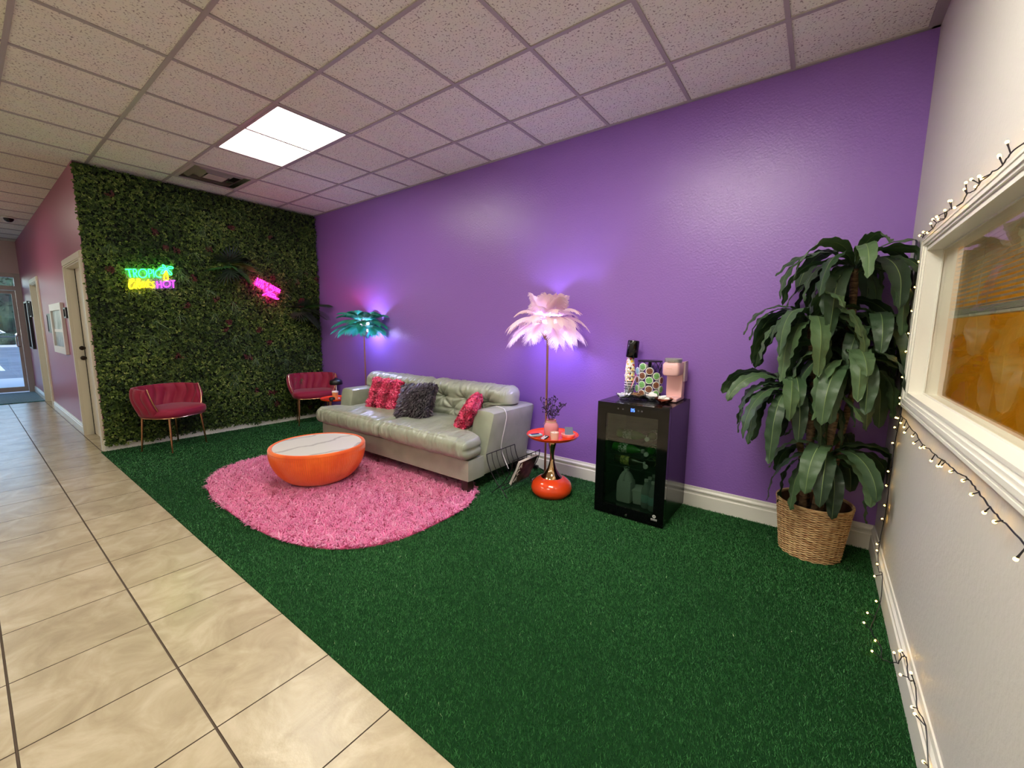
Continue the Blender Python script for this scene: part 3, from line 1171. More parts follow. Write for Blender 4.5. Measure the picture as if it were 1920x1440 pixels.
# ------------------------------------------------------------------ foliage wall
m_leafwall = M('foliage_leaf', (70, 104, 38), rough=0.5, spec=0.3)
add_tone(m_leafwall, [(0.0, (22, 34, 14)), (0.35, (44, 64, 24)), (0.6, (82, 106, 42)), (0.88, (130, 148, 68)), (0.975, (160, 170, 96)), (1.0, (92, 36, 44))])
translucent(m_leafwall, (110, 150, 50), 0.18)
m_panel = M('foliage_backing', (16, 28, 12), rough=0.95)
FY0, FY1, FZ1 = YH + 0.002, -0.01, H - 0.012
b = B()
npn = 40
bot = [(FY0 + (FY1 - FY0) * k / npn, 0.075 + 0.03 * mnoise.noise(Vector((k * 0.23, 3.1, 0))) + 0.012 * mnoise.noise(Vector((k * 0.9, 1.1, 0)))) for k in range(npn + 1)]
b.prism(bot + [(FY1, FZ1), (FY0, FZ1)], 'x', XL, XL + 0.03)
fw = b.build('foliage_wall', m_panel, smooth=False, loc=(XL, -1.2, 0))
tag(fw, 'artificial green hedge panel covering the wall behind the red chairs', 'foliage wall', kind='stuff')
n = 27000
py, pz = rng.uniform(FY0 - 0.01, FY1 - 0.01, n), rng.uniform(0.05, FZ1 - 0.012, n)
low = np.interp(py, [p[0] for p in bot], [p[1] for p in bot])
keep = pz > low - 0.012
py, pz = py[keep], pz[keep]
n = len(py)
patch = np.sin(py * 5.1 + 2 * np.sin(pz * 3.3)) * 0.5 + np.sin(pz * 6.7 + py * 2.3) * 0.5
depth = XL + 0.035 + rng.uniform(0, 0.045, n) + 0.012 * patch
# every sprig: three little leaves fanning out
k = 3
leaf_n = n * k
cy_ = np.repeat(py, k); cz_ = np.repeat(pz, k); cx_ = np.repeat(depth, k)
a0 = np.repeat(rng.uniform(0, 2 * PI, n), k) + np.tile(np.arange(k) * 2 * PI / k, n) + rng.normal(0, 0.3, leaf_n)
ln = rng.uniform(0.014, 0.027, leaf_n)
wd = ln * rng.uniform(0.30, 0.44, leaf_n)
tilt = rng.uniform(-0.25, 1.0, leaf_n)
dy, dz, dxx = np.cos(a0) * np.cos(tilt), np.sin(a0) * np.cos(tilt), np.sin(tilt)
sy, sz = -np.sin(a0), np.cos(a0)
C0 = np.stack([cx_, cy_, cz_], 1)
D = np.stack([dxx, dy, dz], 1); S = np.stack([rng.normal(0, 0.25, leaf_n), sy, sz], 1)
V = np.zeros((leaf_n, 5, 3))
V[:, 0] = C0
V[:, 1] = C0 + D * (ln * 0.5)[:, None] + S * wd[:, None]
V[:, 2] = C0 + D * ln[:, None] + np.array([-0.003, 0, -0.002])
V[:, 3] = C0 + D * (ln * 0.5)[:, None] - S * wd[:, None]
V[:, 4] = C0 + D * (ln * 0.5)[:, None] + np.array([0.003, 0, 0])
Fq = (np.arange(leaf_n) * 5)[:, None, None] + np.array([[0, 1, 2, 4], [0, 4, 2, 3]])[None]
Vf = V.reshape(-1, 3)
Vf[:, 2] = np.clip(Vf[:, 2], 0.02, H - 0.01)
Vf[:, 1] = np.clip(Vf[:, 1], FY0 - 0.05, -0.004)
Vf[:, 0] = np.maximum(Vf[:, 0], XL + 0.01)
red = np.zeros(n)
for _ in range(34):
    ry, rz = rng.uniform(FY0, FY1), rng.uniform(0.15, FZ1)
    red += ((py - ry) ** 2 + (pz - rz) ** 2 < 0.035 ** 2)
tn = np.clip(rng.beta(2.0, 2.6, n) + 0.12 * patch, 0, 0.97)
tn = np.where(red > 0, 1.0, tn)
lv = np_mesh('leaves', Vf - np.array([XL, -1.2, 0]), Fq.reshape(-1, 4), m_leafwall, np.repeat(np.repeat(np.clip(tn, 0, 1), k), 2), fw)
tag(lv, kind='stuff')
# tufts of long thin grass woven into the hedge
m_grassy = M('grassy_tuft', (58, 88, 40), rough=0.5)
add_tone(m_grassy, [(0, (34, 60, 26)), (0.6, (66, 100, 46)), (1, (122, 146, 96))])
V, F, Tn = [], [], []
for _ in range(46):
    ty, tz = rng.uniform(FY0 + 0.05, FY1 - 0.1), rng.uniform(0.35, FZ1 - 0.1)
    for q_ in range(int(rng.integers(7, 13))):
        a = -PI / 2 + rng.normal(0, 0.75)
        L_ = rng.uniform(0.09, 0.20)
        base = len(V)
        tq = rng.uniform()
        for i in range(4):
            t_ = i / 3
            x_ = XL + 0.06 + 0.045 * math.sin(t_ * PI * 0.7)
            for e_ in (-1, 1):
                V.append((x_ - XL, ty + math.cos(a) * L_ * t_ - math.sin(a) * 0.0022 * e_ * (1 - t_ * 0.8) + 1.2, tz + math.sin(a) * L_ * t_ + math.cos(a) * 0.0022 * e_ * (1 - t_ * 0.8)))
        for i in range(3):
            F.append((base + 2 * i, base + 2 * i + 1, base + 2 * i + 3, base + 2 * i + 2)); Tn.append(tq)
V = np.array(V); V[:, 1] = np.clip(V[:, 1], -1.24, 1.19)
o = np_mesh('grass_tufts', V, np.array(F), m_grassy, np.array(Tn), fw)
tag(o, kind='stuff')

# ------------------------------------------------------------------ palm sprays on the foliage wall
def frond_mesh(base, dirv, length, nleaf, leaflen, droop, wid, fan=False):
    """fan palm leaf or feather palm frond"""
    b = B()
    base, d = Vector(base), Vector(dirv).normalized()
    side = d.cross(Vector((0, 0, 1)))
    if side.length < 0.1:
        side = Vector((0, 1, 0))
    side.normalize()
    up = side.cross(d).normalized()
    pts = []
    for i in range(9):
        t = i / 8
        pts.append(base + d * (length * t) + Vector((0, 0, -droop * t * t)))
    b.tube(pts, [0.004 * (1 - 0.7 * i / 8) for i in range(9)], 5)
    def blade(p, dv, L, w, drp):
        dv = dv.normalized()
        s = dv.cross(up)
        if s.length < 0.05:
            s = side.copy()
        s.normalize()
        rows = []
        for i in range(5):
            t = i / 4
            c = p + dv * (L * t) + Vector((0, 0, -drp * t * t))
            ww = w * math.sin(PI * min(0.98, 0.12 + 0.86 * t)) ** 0.8
            rows.append((c - s * ww, c + up * (ww * 0.35), c + s * ww))
        v = [q for r in rows for q in r]
        f = []
        for i in range(4):
            for j in range(2):
                f.append((3 * i + j, 3 * i + j + 1, 3 * i + j + 4, 3 * i + j + 3))
        b.add(v, f)
    if fan:
        hub = pts[4]
        for i in range(nleaf):
            a = (i / (nleaf - 1) - 0.5) * 2 * 1.75
            dv = d * math.cos(a) + side * math.sin(a)
            blade(hub, dv + up * 0.12, leaflen * (1 - 0.18 * abs(a) / 1.75), wid, droop * 0.5)
    else:
        for i in range(nleaf):
            t = 0.12 + 0.88 * i / (nleaf - 1)
            k_ = t * 8
            i0 = min(int(k_), 7)
            p = pts[i0].lerp(pts[i0 + 1], k_ - i0)
            for s in (-1, 1):
                a = 1.15 - 0.75 * t
                dv = d * math.cos(a) + side * (s * math.sin(a)) + up * 0.15 - Vector((0, 0, droop * 0.8 * t))
                blade(p, dv, leaflen * (0.45 + 0.75 * math.sin(PI * (0.15 + 0.75 * t))), wid, 0.015)
    return b

m_palm_dark = M('dark_palm_leaf', (46, 60, 48), rough=0.45)
m_palm_green = M('green_palm_leaf', (60, 122, 58), rough=0.42)
m_palm_pale = M('pale_palm_leaf', (128, 142, 78), rough=0.45)
m_palm_red = M('maroon_leaf', (112, 34, 50), rough=0.45)
t = thing('palm_spray', 'dark spray of palm fronds on the foliage wall between the two neon signs', 'artificial palm', (XL + 0.07, -1.16, 2.13))
for (dx, dy, dz, L, dr, fan, mt) in (
        (0.35, -0.75, 0.30, 0.17, 0.03, True, m_palm_dark), (0.35, -0.85, -0.35, 0.20, 0.05, True, m_palm_green),
        (0.30, -0.35, -0.85, 0.20, 0.03, True, m_palm_dark), (0.40, 0.10, 0.75, 0.12, 0.02, True, m_palm_dark),
        (0.45, 0.05, -0.60, 0.15, 0.03, True, m_palm_dark), (0.45, 0.50, -0.50, 0.24, 0.07, False, m_palm_green),
        (0.35, 0.80, 0.12, 0.22, 0.10, False, m_palm_pale), (0.30, 0.75, 0.45, 0.20, 0.05, False, m_palm_dark),
        (0.5, -0.2, 0.25, 0.15, 0.05, True, m_palm_dark)):
    bb_ = frond_mesh((0, 0, 0), (dx, dy, dz), L, 15 if fan else 22, 0.21 if fan else 0.12, dr, 0.0095, fan)
    bb_.v = [(max(q[0], -0.05), q[1], q[2]) for q in bb_.v]
    bb_.build('frond', mt, t)
t = thing('palm_spray', 'spray of palm fronds low on the foliage wall beside the purple wall', 'artificial palm', (XL + 0.08, -0.30, 1.62))
for (dx, dy, dz, L, dr, fan, mt) in (
        (0.75, 0.55, 0.28, 0.42, 0.10, False, m_palm_green), (0.95, 0.30, -0.05, 0.42, 0.13, False, m_palm_dark),
        (0.55, 0.30, -0.55, 0.30, 0.05, False, m_palm_dark), (0.4, -0.55, -0.45, 0.18, 0.03, True, m_palm_dark),
        (0.4, -0.75, 0.15, 0.15, 0.03, True, m_palm_dark), (0.5, 0.1, 0.5, 0.14, 0.02, True, m_palm_dark),
        (0.5, -0.25, -0.8, 0.16, 0.02, True, m_palm_dark), (0.35, -0.05, 0.9, 0.17, 0.03, False, m_palm_red)):
    bb_ = frond_mesh((0, 0, 0), (dx, dy, dz), L, 15 if fan else (14 if mt is m_palm_red else 30), 0.17 if fan else (0.06 if mt is m_palm_red else 0.13), dr, 0.0085 if fan else 0.0065, fan)
    bb_.v = [(max(q[0], -0.05), min(q[1], 0.285), q[2]) for q in bb_.v]
    bb_.build('frond', mt, t)

# ------------------------------------------------------------------ neon signs
XS = -6.325
def sign_map(A):
    return lambda u, v: (XS, A[0][0] + A[0][1] * u + A[0][2] * v, A[1][0] + A[1][1] * u + A[1][2] * v)
s1 = sign_map([[-2.25312, 0.00035975, -0.0000366], [2.14143, 0.00003787, -0.0004545]])
s2 = sign_map([[-1.07072, 0.00037123, -0.00002474], [2.12428, 0.00003172, -0.00038998]])
def ell(cx, cy, rx, ry, n=22):
    return [(cx + rx * math.cos(2 * PI * i / n), cy + ry * math.sin(2 * PI * i / n)) for i in range(n + 1)]
def strokes(mp, lines, r, curved=True):
    b = B()
    for ln_ in lines:
        pts = [mp(*p) for p in ln_]
        if curved and len(pts) > 2:
            pts = smooth_path(pts, 4)
        b.tube(pts, r, 7)
    return b
g_teal = glow('neon_teal', (28, 255, 84), 11.0)
g_yel = glow('neon_yellow', (255, 224, 14), 10.0)
g_mag = glow('neon_magenta', (190, 34, 255), 9.0)
g_pink = glow('neon_pink', (255, 12, 150), 40.0)
m_acryl = M('milky_acrylic', (235, 235, 235), rough=0.35)
P(m_acryl).inputs['Alpha'].default_value = 0.07
t = thing('neon_sign', 'green yellow and purple neon sign reading TROPIC LIKE ITS HOT', 'neon sign', (XS, -1.94, 1.90))
strokes(s1, [[(310, 455), (452, 452)], [(383, 455), (425, 640)],
             [(480, 450), (508, 640)], [(480, 452), (530, 452), (562, 490), (545, 530), (492, 545)], [(520, 545), (580, 636)],
             ell(705, 545, 98, 98),
             [(832, 450), (858, 640)], [(832, 452), (885, 452), (922, 495), (905, 540), (846, 552)],
             [(950, 450), (975, 636)],
             [(1085, 455), (1025, 485), (1003, 550), (1032, 610), (1090, 635), (1152, 630)]], 0.0052).build('letters_tropic', g_teal, t, world=True)
strokes(s1, [[(1265, 440), (1180, 402), (1100, 420), (1084, 455), (1150, 450), (1262, 448)],
             [(1255, 450), (1172, 478), (1138, 540), (1192, 540), (1255, 458)],
             [(1262, 436), (1232, 362), (1180, 335), (1198, 392), (1258, 440)],
             [(1270, 436), (1340, 378), (1430, 384), (1432, 420), (1360, 420), (1275, 445)],
             [(1275, 450), (1350, 478), (1412, 556), (1362, 572), (1320, 512), (1272, 455)]], 0.0048).build('palm_fronds', g_teal, t, world=True)
strokes(s1, [[(1255, 480), (1228, 590), (1216, 688), (1272, 706), (1312, 688), (1300, 590), (1268, 480)]], 0.0052).build('palm_trunk', g_yel, t, world=True)
strokes(s1, [[(385, 800), (440, 770), (500, 700), (470, 672), (415, 720), (390, 830), (425, 905), (490, 870), (515, 790), (505, 860), (535, 885)],
             [(535, 885), (580, 770), (635, 700), (600, 672), (565, 740), (550, 900)],
             [(560, 815), (620, 760), (640, 800), (580, 825), (630, 890), (670, 850)],
             [(670, 830), (735, 780), (705, 745), (665, 790), (690, 862), (770, 835)],
             [(775, 765), (768, 850), (805, 865)], [(838, 690), (818, 830), (850, 868)], [(785, 752), (880, 745)],
             [(975, 745), (915, 765), (955, 810), (975, 850), (930, 880), (880, 858)]], 0.0050).build('letters_like_its', g_yel, t, world=True)
strokes(s1, [[(1038, 735), (1060, 895)], [(1135, 725), (1158, 893)], [(1050, 815), (1146, 808)], ell(1282, 800, 86, 74),
             [(1385, 727), (1492, 718)], [(1432, 722), (1455, 893)]], 0.0046).build('letters_hot', g_mag, t, world=True)
def backing(mp, outline, x0, x1):
    pts = [mp(*p) for p in outline]
    b = B()
    b.prism([(p[1], p[2]) for p in pts][::-1], 'x', x0, x1)
    return b
backing(s1, [(290, 430), (560, 420), (1050, 425), (1100, 360), (1190, 310), (1330, 345), (1450, 370), (1430, 590), (1330, 640), (1500, 700), (1490, 910),
             (1000, 925), (720, 900), (600, 925), (400, 900), (365, 820), (380, 690), (345, 650)], XS - 0.022, XS - 0.016).build('backing', m_acryl, t, world=True, smooth=False)

GL = {'L': [[(0, 1), (0, 0), (.6, 0)]], 'I': [[(.3, 1), (.3, 0)]], 'F': [[(0, 0), (0, 1), (.6, 1)], [(0, .5), (.5, .5)]],
      'E': [[(.6, 1), (0, 1), (0, 0), (.6, 0)], [(0, .5), (.5, .5)]], 'S': [[(.6, .9), (.3, 1), (.03, .78), (.3, .5), (.6, .25), (.3, 0), (0, .1)]],
      'B': [[(0, 0), (0, 1), (.45, .95), (.5, .65), (0, .52)], [(0, .52), (.6, .4), (.58, .1), (0, 0)]], 'T': [[(0, 1), (.7, 1)], [(.35, 1), (.35, 0)]],
      'R': [[(0, 0), (0, 1), (.5, .95), (.55, .6), (0, .5)], [(.25, .5), (.62, 0)]], 'W': [[(0, 1), (.2, 0), (.4, .7), (.6, 0), (.8, 1)]],
      'H': [[(0, 0), (0, 1)], [(.6, 0), (.6, 1)], [(0, .5), (.6, .5)]], 'A': [[(0, 0), (.35, 1), (.7, 0)], [(.14, .38), (.56, .38)]], "'": [[(.1, 1), (.05, .75)]]}
def text_lines(word, org, adv, wv, up):
    out = []
    for i, ch in enumerate(word):
        for st_ in GL.get(ch, []):
            out.append([(org[0] + adv[0] * i + wv[0] * x + up[0] * y, org[1] + adv[1] * i + wv[1] * x + up[1] * y) for x, y in st_])
    return out
t = thing('neon_sign', "tilted pink neon sign reading LIFE'S BETTER WITH A TAN", 'neon sign', (XS, -0.72, 1.85))
strokes(s2, text_lines("LIFE'S BETTER", (548, 488), (61, 31.5), (52, 28), (36, -98)), 0.0032, False).build('letters_upper', g_pink, t, world=True)
strokes(s2, text_lines("WITH A", (505, 605), (68, 37), (58, 32), (36, -98)), 0.0036, False).build('letters_middle', g_pink, t, world=True)
strokes(s2, [[(735, 960), (850, 900), (980, 860), (1125, 800)], [(850, 800), (960, 850), (1060, 905), (1145, 950)],
             [(1030, 935), (960, 915), (905, 945), (960, 985), (1020, 955), (1010, 1010), (1060, 1010), (1095, 985), (1085, 1050), (1140, 1010), (1175, 1000), (1170, 1060), (1215, 1100), (1285, 1090)]],
        0.0044).build('letters_tan', g_pink, t, world=True)
backing(s2, [(560, 350), (1000, 540), (1360, 790), (1340, 900), (1260, 930), (1280, 1040), (1310, 1110), (1200, 1120), (950, 1010), (730, 990), (790, 880), (740, 780), (450, 620), (480, 480)],
        XS - 0.022, XS - 0.016).build('backing', m_acryl, t, world=True, smooth=False)

# ------------------------------------------------------------------ pictures and plates along the hallway
m_pic = M('picture_print', (128, 136, 140), rough=0.3)
add_mottle(m_pic, (84, 96, 98), (176, 182, 186), 4, 0.4, 0.62)
m_frame_w = M('white_picture_frame', (232, 228, 226), rough=0.4)
m_board = M('black_board', (24, 22, 34), rough=0.35)
def picture(name, label, cat, x0, x1, z0, z1, th, fmat, pmat, border):
    t = thing(name, label, cat, ((x0 + x1) / 2, YH, z0))
    b = B()
    y0, y1 = YH - th, YH - 0.001
    b.box(x0, x0 + border, y0, y1, z0, z1); b.box(x1 - border, x1, y0, y1, z0, z1)
    b.box(x0 + border, x1 - border, y0, y1, z0, z0 + border); b.box(x0 + border, x1 - border, y0, y1, z1 - border, z1)
    b.build('frame', fmat, t, world=True, smooth=False)
    B().box(x0 + border, x1 - border, y1 - 0.012, y1, z0 + border, z1 - border).build('print', pmat, t, world=True, smooth=False)
    return t
t = picture('framed_picture', 'white framed picture on the pink wall between the two hallway doors', 'picture', -9.18, -8.12, 0.975, 1.64, 0.032, m_frame_w, m_pic, 0.09)
B().box(-9.09, -8.21, YH - 0.016, YH - 0.0125, 1.26, 1.30).build('cross_bar', m_frame_w, t, world=True, smooth=False)
picture('framed_picture', 'tall white panel in a dark frame on the pink wall next to the entrance', 'picture', -12.6, -12.0, 0.91, 1.79, 0.04, m_board, m_frame_w, 0.03)
picture('framed_picture', 'small white panel in a dark frame on the pink wall left of the far doorway', 'picture', -11.93, -11.64, 1.50, 1.77, 0.03, m_board, m_frame_w, 0.02)
picture('wall_plate', 'black plaque on the pink wall left of the white framed picture', 'plaque', -9.72, -9.30, 1.24, 1.52, 0.02, m_board, m_board, 0.02)
picture('thermostat', 'small dark square plate on the pink wall beside the near cream door', 'wall plate', -7.98, -7.80, 1.44, 1.57, 0.025, m_board, m_frame_w, 0.02)
# ------------------------------------------------------------------ feather floor lamps
def plume(base, az, out_e, length, droop, barb, seed, top=False):
    """one ostrich feather: quill with soft barbs on both sides"""
    r_ = random.Random(seed)
    d = Vector((math.cos(az), math.sin(az), 0))
    side = Vector((-math.sin(az), math.cos(az), 0))
    pts = []
    K = 20
    for i in range(K + 1):
        t = i / K
        h = math.cos(out_e) * length * (t - 0.12 * t * t)
        z = math.sin(out_e) * length * t - droop * t ** 2.2
        pts.append(Vector(base) + d * h + Vector((0, 0, z)) + side * (0.03 * math.sin(seed) * t * t))
    b = B()
    b.tube(pts, [0.0022 * (1 - 0.75 * i / K) for i in range(K + 1)], 5)
    V, F = [], []
    nb = 112
    for i in range(nb):
        t = 0.14 + 0.86 * (i / (nb - 1))
        k_ = min(t * K, K - 1e-4)
        i0 = int(k_)
        p = pts[i0].lerp(pts[i0 + 1], k_ - i0)
        tg = (pts[i0 + 1] - pts[i0]).normalized()
        nrm = side.cross(tg).normalized()
        for s in (-1, 1):
            L = barb * (0.40 + 0.60 * min(1, (t - 0.1) / 0.35)) * (1 - 0.30 * max(0, (t - 0.85) / 0.15)) * r_.uniform(0.8, 1.15)
            sweep = 0.25 + 0.85 * t ** 4
            dv = (side * s * math.cos(sweep) + tg * math.sin(sweep)).normalized()
            wv = tg * 0.0034
            o = len(b.v)
            vv = []
            for j in range(4):
                q = j / 3
                c = p + dv * (L * q) - Vector((0, 0, 1)) * (0.42 * L * q * q) - nrm * (0.10 * L * q * q * (1 if not top else -1)) + tg * (r_.uniform(-1, 1) * 0.004 * q)
                ww = wv * (1 - 0.55 * q)
                vv += [c - ww, c + ww]
            b.add(vv, [(2 * j, 2 * j + 1, 2 * j + 3, 2 * j + 2) for j in range(3)])
    return b

def feather_lamp(name, label, x, y, z_top, layers, mat, m_pole, colour, barb, watts, seed0):
    t = thing(name, label, 'floor lamp', (x, y, 0))
    b = B(); b.lathe([(0.001, 0.0), (0.125, 0.0), (0.128, 0.008), (0.12, 0.017), (0.02, 0.02), (0.001, 0.02)], 40)
    b.build('base', m_pole, t)
    B().tube([(0, 0, 0.016), (0, 0, z_top * 0.5), (0, 0, z_top)], 0.0095, 12).build('pole', m_pole, t)
    B().lathe([(0.001, z_top - 0.03), (0.016, z_top - 0.03), (0.05, z_top + 0.01), (0.052, z_top + 0.05), (0.03, z_top + 0.14), (0.012, z_top + 0.20), (0.001, z_top + 0.2)], 24).build('hub', m_pole, t)
    sd = seed0
    for (n_, zb, el, L, dr, a0, tp) in layers:
        for i in range(n_):
            az = a0 + 2 * PI * i / n_ + 0.12 * math.sin(sd * 1.7)
            sd += 1
            if y + math.sin(az) * L * math.cos(el) > -0.03:      # keep clear of the wall: shorter there
                Lq = L * 0.62
            else:
                Lq = L
            plume((0.045 * math.cos(az), 0.045 * math.sin(az), zb), az, el + 0.07 * math.sin(sd * 2.3), Lq * (1 + 0.08 * math.sin(sd)), dr, barb, sd, tp).build('feather', mat, t)
    g = glow(name + '_bulb', colour, 60.0)
    for k in range(3):
        a = 2 * PI * k / 3 + 0.5
        B().ball((0.055 * math.cos(a), 0.055 * math.sin(a), z_top + 0.13), 0.017, 12, 8).build('bulb', g, t)
    for zz, nk in ((z_top + 0.045, 3), (z_top + 0.165, 1)):
        for k in range(nk):
            ld = bpy.data.lights.new(name + '_light', 'POINT')
            ld.energy = watts / 4
            ld.color = tuple(lin(colour)[:3])
            ld.shadow_soft_size = 0.02
            lo = bpy.data.objects.new('lamp_light', ld)
            COL.objects.link(lo)
            lo.parent = t
            a = 2 * PI * k / 3 + 0.6
            rr_ = 0.06 if nk == 3 else 0.0
            lo.location = (rr_ * math.cos(a), rr_ * math.sin(a), zz + (0.05 if nk == 1 else 0))
    return t
m_copper = M('copper_pole', (196, 150, 128), rough=0.28, metal=1.0)
m_gold = M('polished_gold', (206, 160, 104), rough=0.2, metal=1.0)
m_pinkf = M('pale_pink_feather', (255, 242, 240), rough=0.7, sheen=0.4)
translucent(m_pinkf, (255, 226, 236), 0.45)
m_tealf = M('teal_feather', (30, 150, 128), rough=0.6, sheen=0.4)
translucent(m_tealf, (40, 190, 160), 0.4)
BULB = (186, 176, 255)
feather_lamp('feather_lamp', 'floor lamp with pale pink feather shade beside the sofa', -2.20, -0.295, 1.29,
             [(12, 1.43, 0.38, 0.34, 0.17, 0.0, False), (11, 1.40, 0.10, 0.33, 0.16, 0.25, False), (7, 1.45, 0.70, 0.27, 0.12, 0.15, False), (7, 1.47, 1.12, 0.22, 0.05, 0.4, True), (2, 1.48, 0.60, 0.30, 0.03, -0.5, True)],
             m_pinkf, m_copper, BULB, 0.088, FEATHER_W, 10)
feather_lamp('feather_lamp', 'floor lamp with teal green feather shade behind the far sofa arm', -4.985, -0.21, 1.28,
             [(14, 1.42, 0.34, 0.33, 0.13, 0.1, False), (13, 1.38, 0.12, 0.33, 0.12, 0.3, False), (12, 1.45, 0.60, 0.29, 0.10, 0.2, False), (6, 1.46, 0.95, 0.18, 0.05, 0.6, True)],
             m_tealf, m_copper, (186, 186, 255), 0.080, FEATHER_W, 60)

# ------------------------------------------------------------------ red velvet barrel chairs
m_red = M('raspberry_velvet', (144, 14, 54), rough=0.65, sheen=0.25)
m_gold_leg = M('gold_chair_leg', (198, 150, 112), rough=0.25, metal=1.0)
def chair(label, x, y, fx, fy):
    t = thing('velvet_chair', label, 'chair', (x, y, 0), math.atan2(fy, fx), group='red velvet chairs')
    A_, Bq = 0.255, 0.285
    # seat: D shape, straight rounded front
    def seat_r(a):
        n_ = 3.2
        return ((abs(math.cos(a)) / 0.245) ** n_ + (abs(math.sin(a)) / 0.275) ** n_) ** (-1 / n_)
    b = B()
    prof = [(0.001, 0.385), (0.93, 0.385), (0.985, 0.40), (1.0, 0.43), (0.98, 0.455), (0.9, 0.47), (0.6, 0.478), (0.001, 0.48)]
    verts, faces, N = [], [], 56
    for r_, z in prof:
        for k in range(N):
            a = 2 * PI * k / N
            verts.append((0.02 + seat_r(a) * r_ * math.cos(a), seat_r(a) * r_ * math.sin(a), z))
    for i in range(len(prof) - 1):
        for k in range(N):
            faces.append((i * N + k, i * N + (k + 1) % N, (i + 1) * N + (k + 1) % N, (i + 1) * N + k))
    b.add(verts, faces)
    b.build('seat', m_red, t)
    # woven wrap-around back
    TH = math.radians(112)
    def shell(th, s, inner):
        th = th * (1.04 - 0.17 * s)
        z = 0.375 + 0.335 * s
        sc = 0.84 + 0.20 * math.sin(min(1, s * 1.3) * PI / 2) + 0.02 * s
        n_ = 2.5
        c, sn = math.cos(th), math.sin(th)
        r0 = ((abs(c) / A_) ** n_ + (abs(sn) / Bq) ** n_) ** (-1 / n_)
        wv_ = 0.0
        rib = 0.024 * abs(math.cos(th * 9 + 0.8 * math.sin(2 * PI * s) + 0.9 * (s - 0.5))) ** 0.55 * (0.5 + 0.5 * math.sin(PI * min(1, max(0, s))) ** 0.5)
        off = (0.006 + rib) * (-1 if inner else 1) + wv_
        edge = math.sqrt(max(0.0, 1 - ((s - 0.5) * 2) ** 8))
        r_ = r0 * sc + off * edge
        z_ = z - 0.02 * (abs(th) / TH) ** 4 * s
        return (-r_ * c, r_ * sn, z_)
    b = B()
    NU, NV = 260, 15
    def ringf(u, v):
        th = -TH + 2 * TH * u
        if v <= 0.5:
            return shell(th, v * 2, True)
        return shell(th, (1 - v) * 2, False)
    b.grid(ringf, NU, 2 * NV)
    # close the two ends
    for th in (-TH, TH):
        L1 = [shell(th, j / 14, True) for j in range(15)]
        L2 = [shell(th, j / 14, False) for j in range(15)]
        vv = L1 + L2
        ff = [(j, j + 1, 15 + j + 1, 15 + j) for j in range(14)]
        b.add(vv, ff + [tuple(reversed(q)) for q in ff][:0])
    b.build('backrest', m_red, t, ang=70)
    # gold trim: front rods and the rail under the seat
    for s in (-1, 1):
        pts = []
        for j in range(9):
            p_ = shell(s * TH, j / 8, False); q_ = shell(s * TH, j / 8, True)
            pts.append(((p_[0] + q_[0]) / 2 + 0.014, (p_[1] + q_[1]) / 2, p_[2]))
        B().tube(pts, 0.0065, 8).build('arm_rod', m_gold_leg, t)
    B().tube([(0.02 + seat_r(a) * 0.96 * math.cos(a), seat_r(a) * 0.96 * math.sin(a), 0.38) for a in [2 * PI * k / 40 for k in range(40)]], 0.007, 8, closed=True).build('seat_rail', m_gold_leg, t)
    for sx in (-1, 1):
        for sy in (-1, 1):
            lg = B()
            lg.tube([(sx * 0.165, sy * 0.19, 0.38), (sx * 0.175, sy * 0.20, 0.19), (sx * 0.187, sy * 0.212, 0.004)], [0.013, 0.011, 0.0075], 10)
            lg.tube([(sx * 0.187, sy * 0.212, 0.0), (sx * 0.187, sy * 0.212, 0.006)], 0.013, 10)
            lg.build('leg', m_gold_leg, t)
    return t
chair('red velvet barrel chair standing apart in front of the foliage wall near the tile floor', -6.075, -1.945, 0.87, 0.49)
chair('red velvet barrel chair in the corner beside the purple wall', -6.10, -0.33, 0.92, -0.38)

# ------------------------------------------------------------------ orange pedestal side table
m_orange = M('orange_lacquer', (236, 74, 30), rough=0.18, coat=0.6)
m_gold_mirror = M('mirror_gold', (206, 170, 128), rough=0.08, metal=1.0)
STX, STY, STZ = -2.02, -0.48, 0.50
t = thing('side_table', 'orange pedestal side table with gold stem between sofa and mini fridge', 'side table', (STX, STY, 0))
B().lathe([(0.001, 0.0), (0.10, 0.0), (0.145, 0.014), (0.166, 0.045), (0.168, 0.075), (0.155, 0.112), (0.12, 0.142), (0.085, 0.155), (0.001, 0.157)], 64).build('base', m_orange, t)
B().lathe([(0.088, 0.150), (0.086, 0.158), (0.060, 0.185), (0.036, 0.225), (0.021, 0.28), (0.0165, 0.325), (0.020, 0.37), (0.030, 0.415), (0.034, 0.44), (0.027, 0.460), (0.013, 0.472), (0.013, 0.492), (0.001, 0.493)], 40).build('stem', m_gold_mirror, t)
B().lathe([(0.001, STZ - 0.012), (0.19, STZ - 0.012), (0.203, STZ - 0.004), (0.211, STZ + 0.014), (0.208, STZ + 0.016), (0.198, STZ + 0.001), (0.188, STZ - 0.004), (0.001, STZ - 0.004)], 72).build('tray', m_orange, t)
ZT = STZ - 0.004

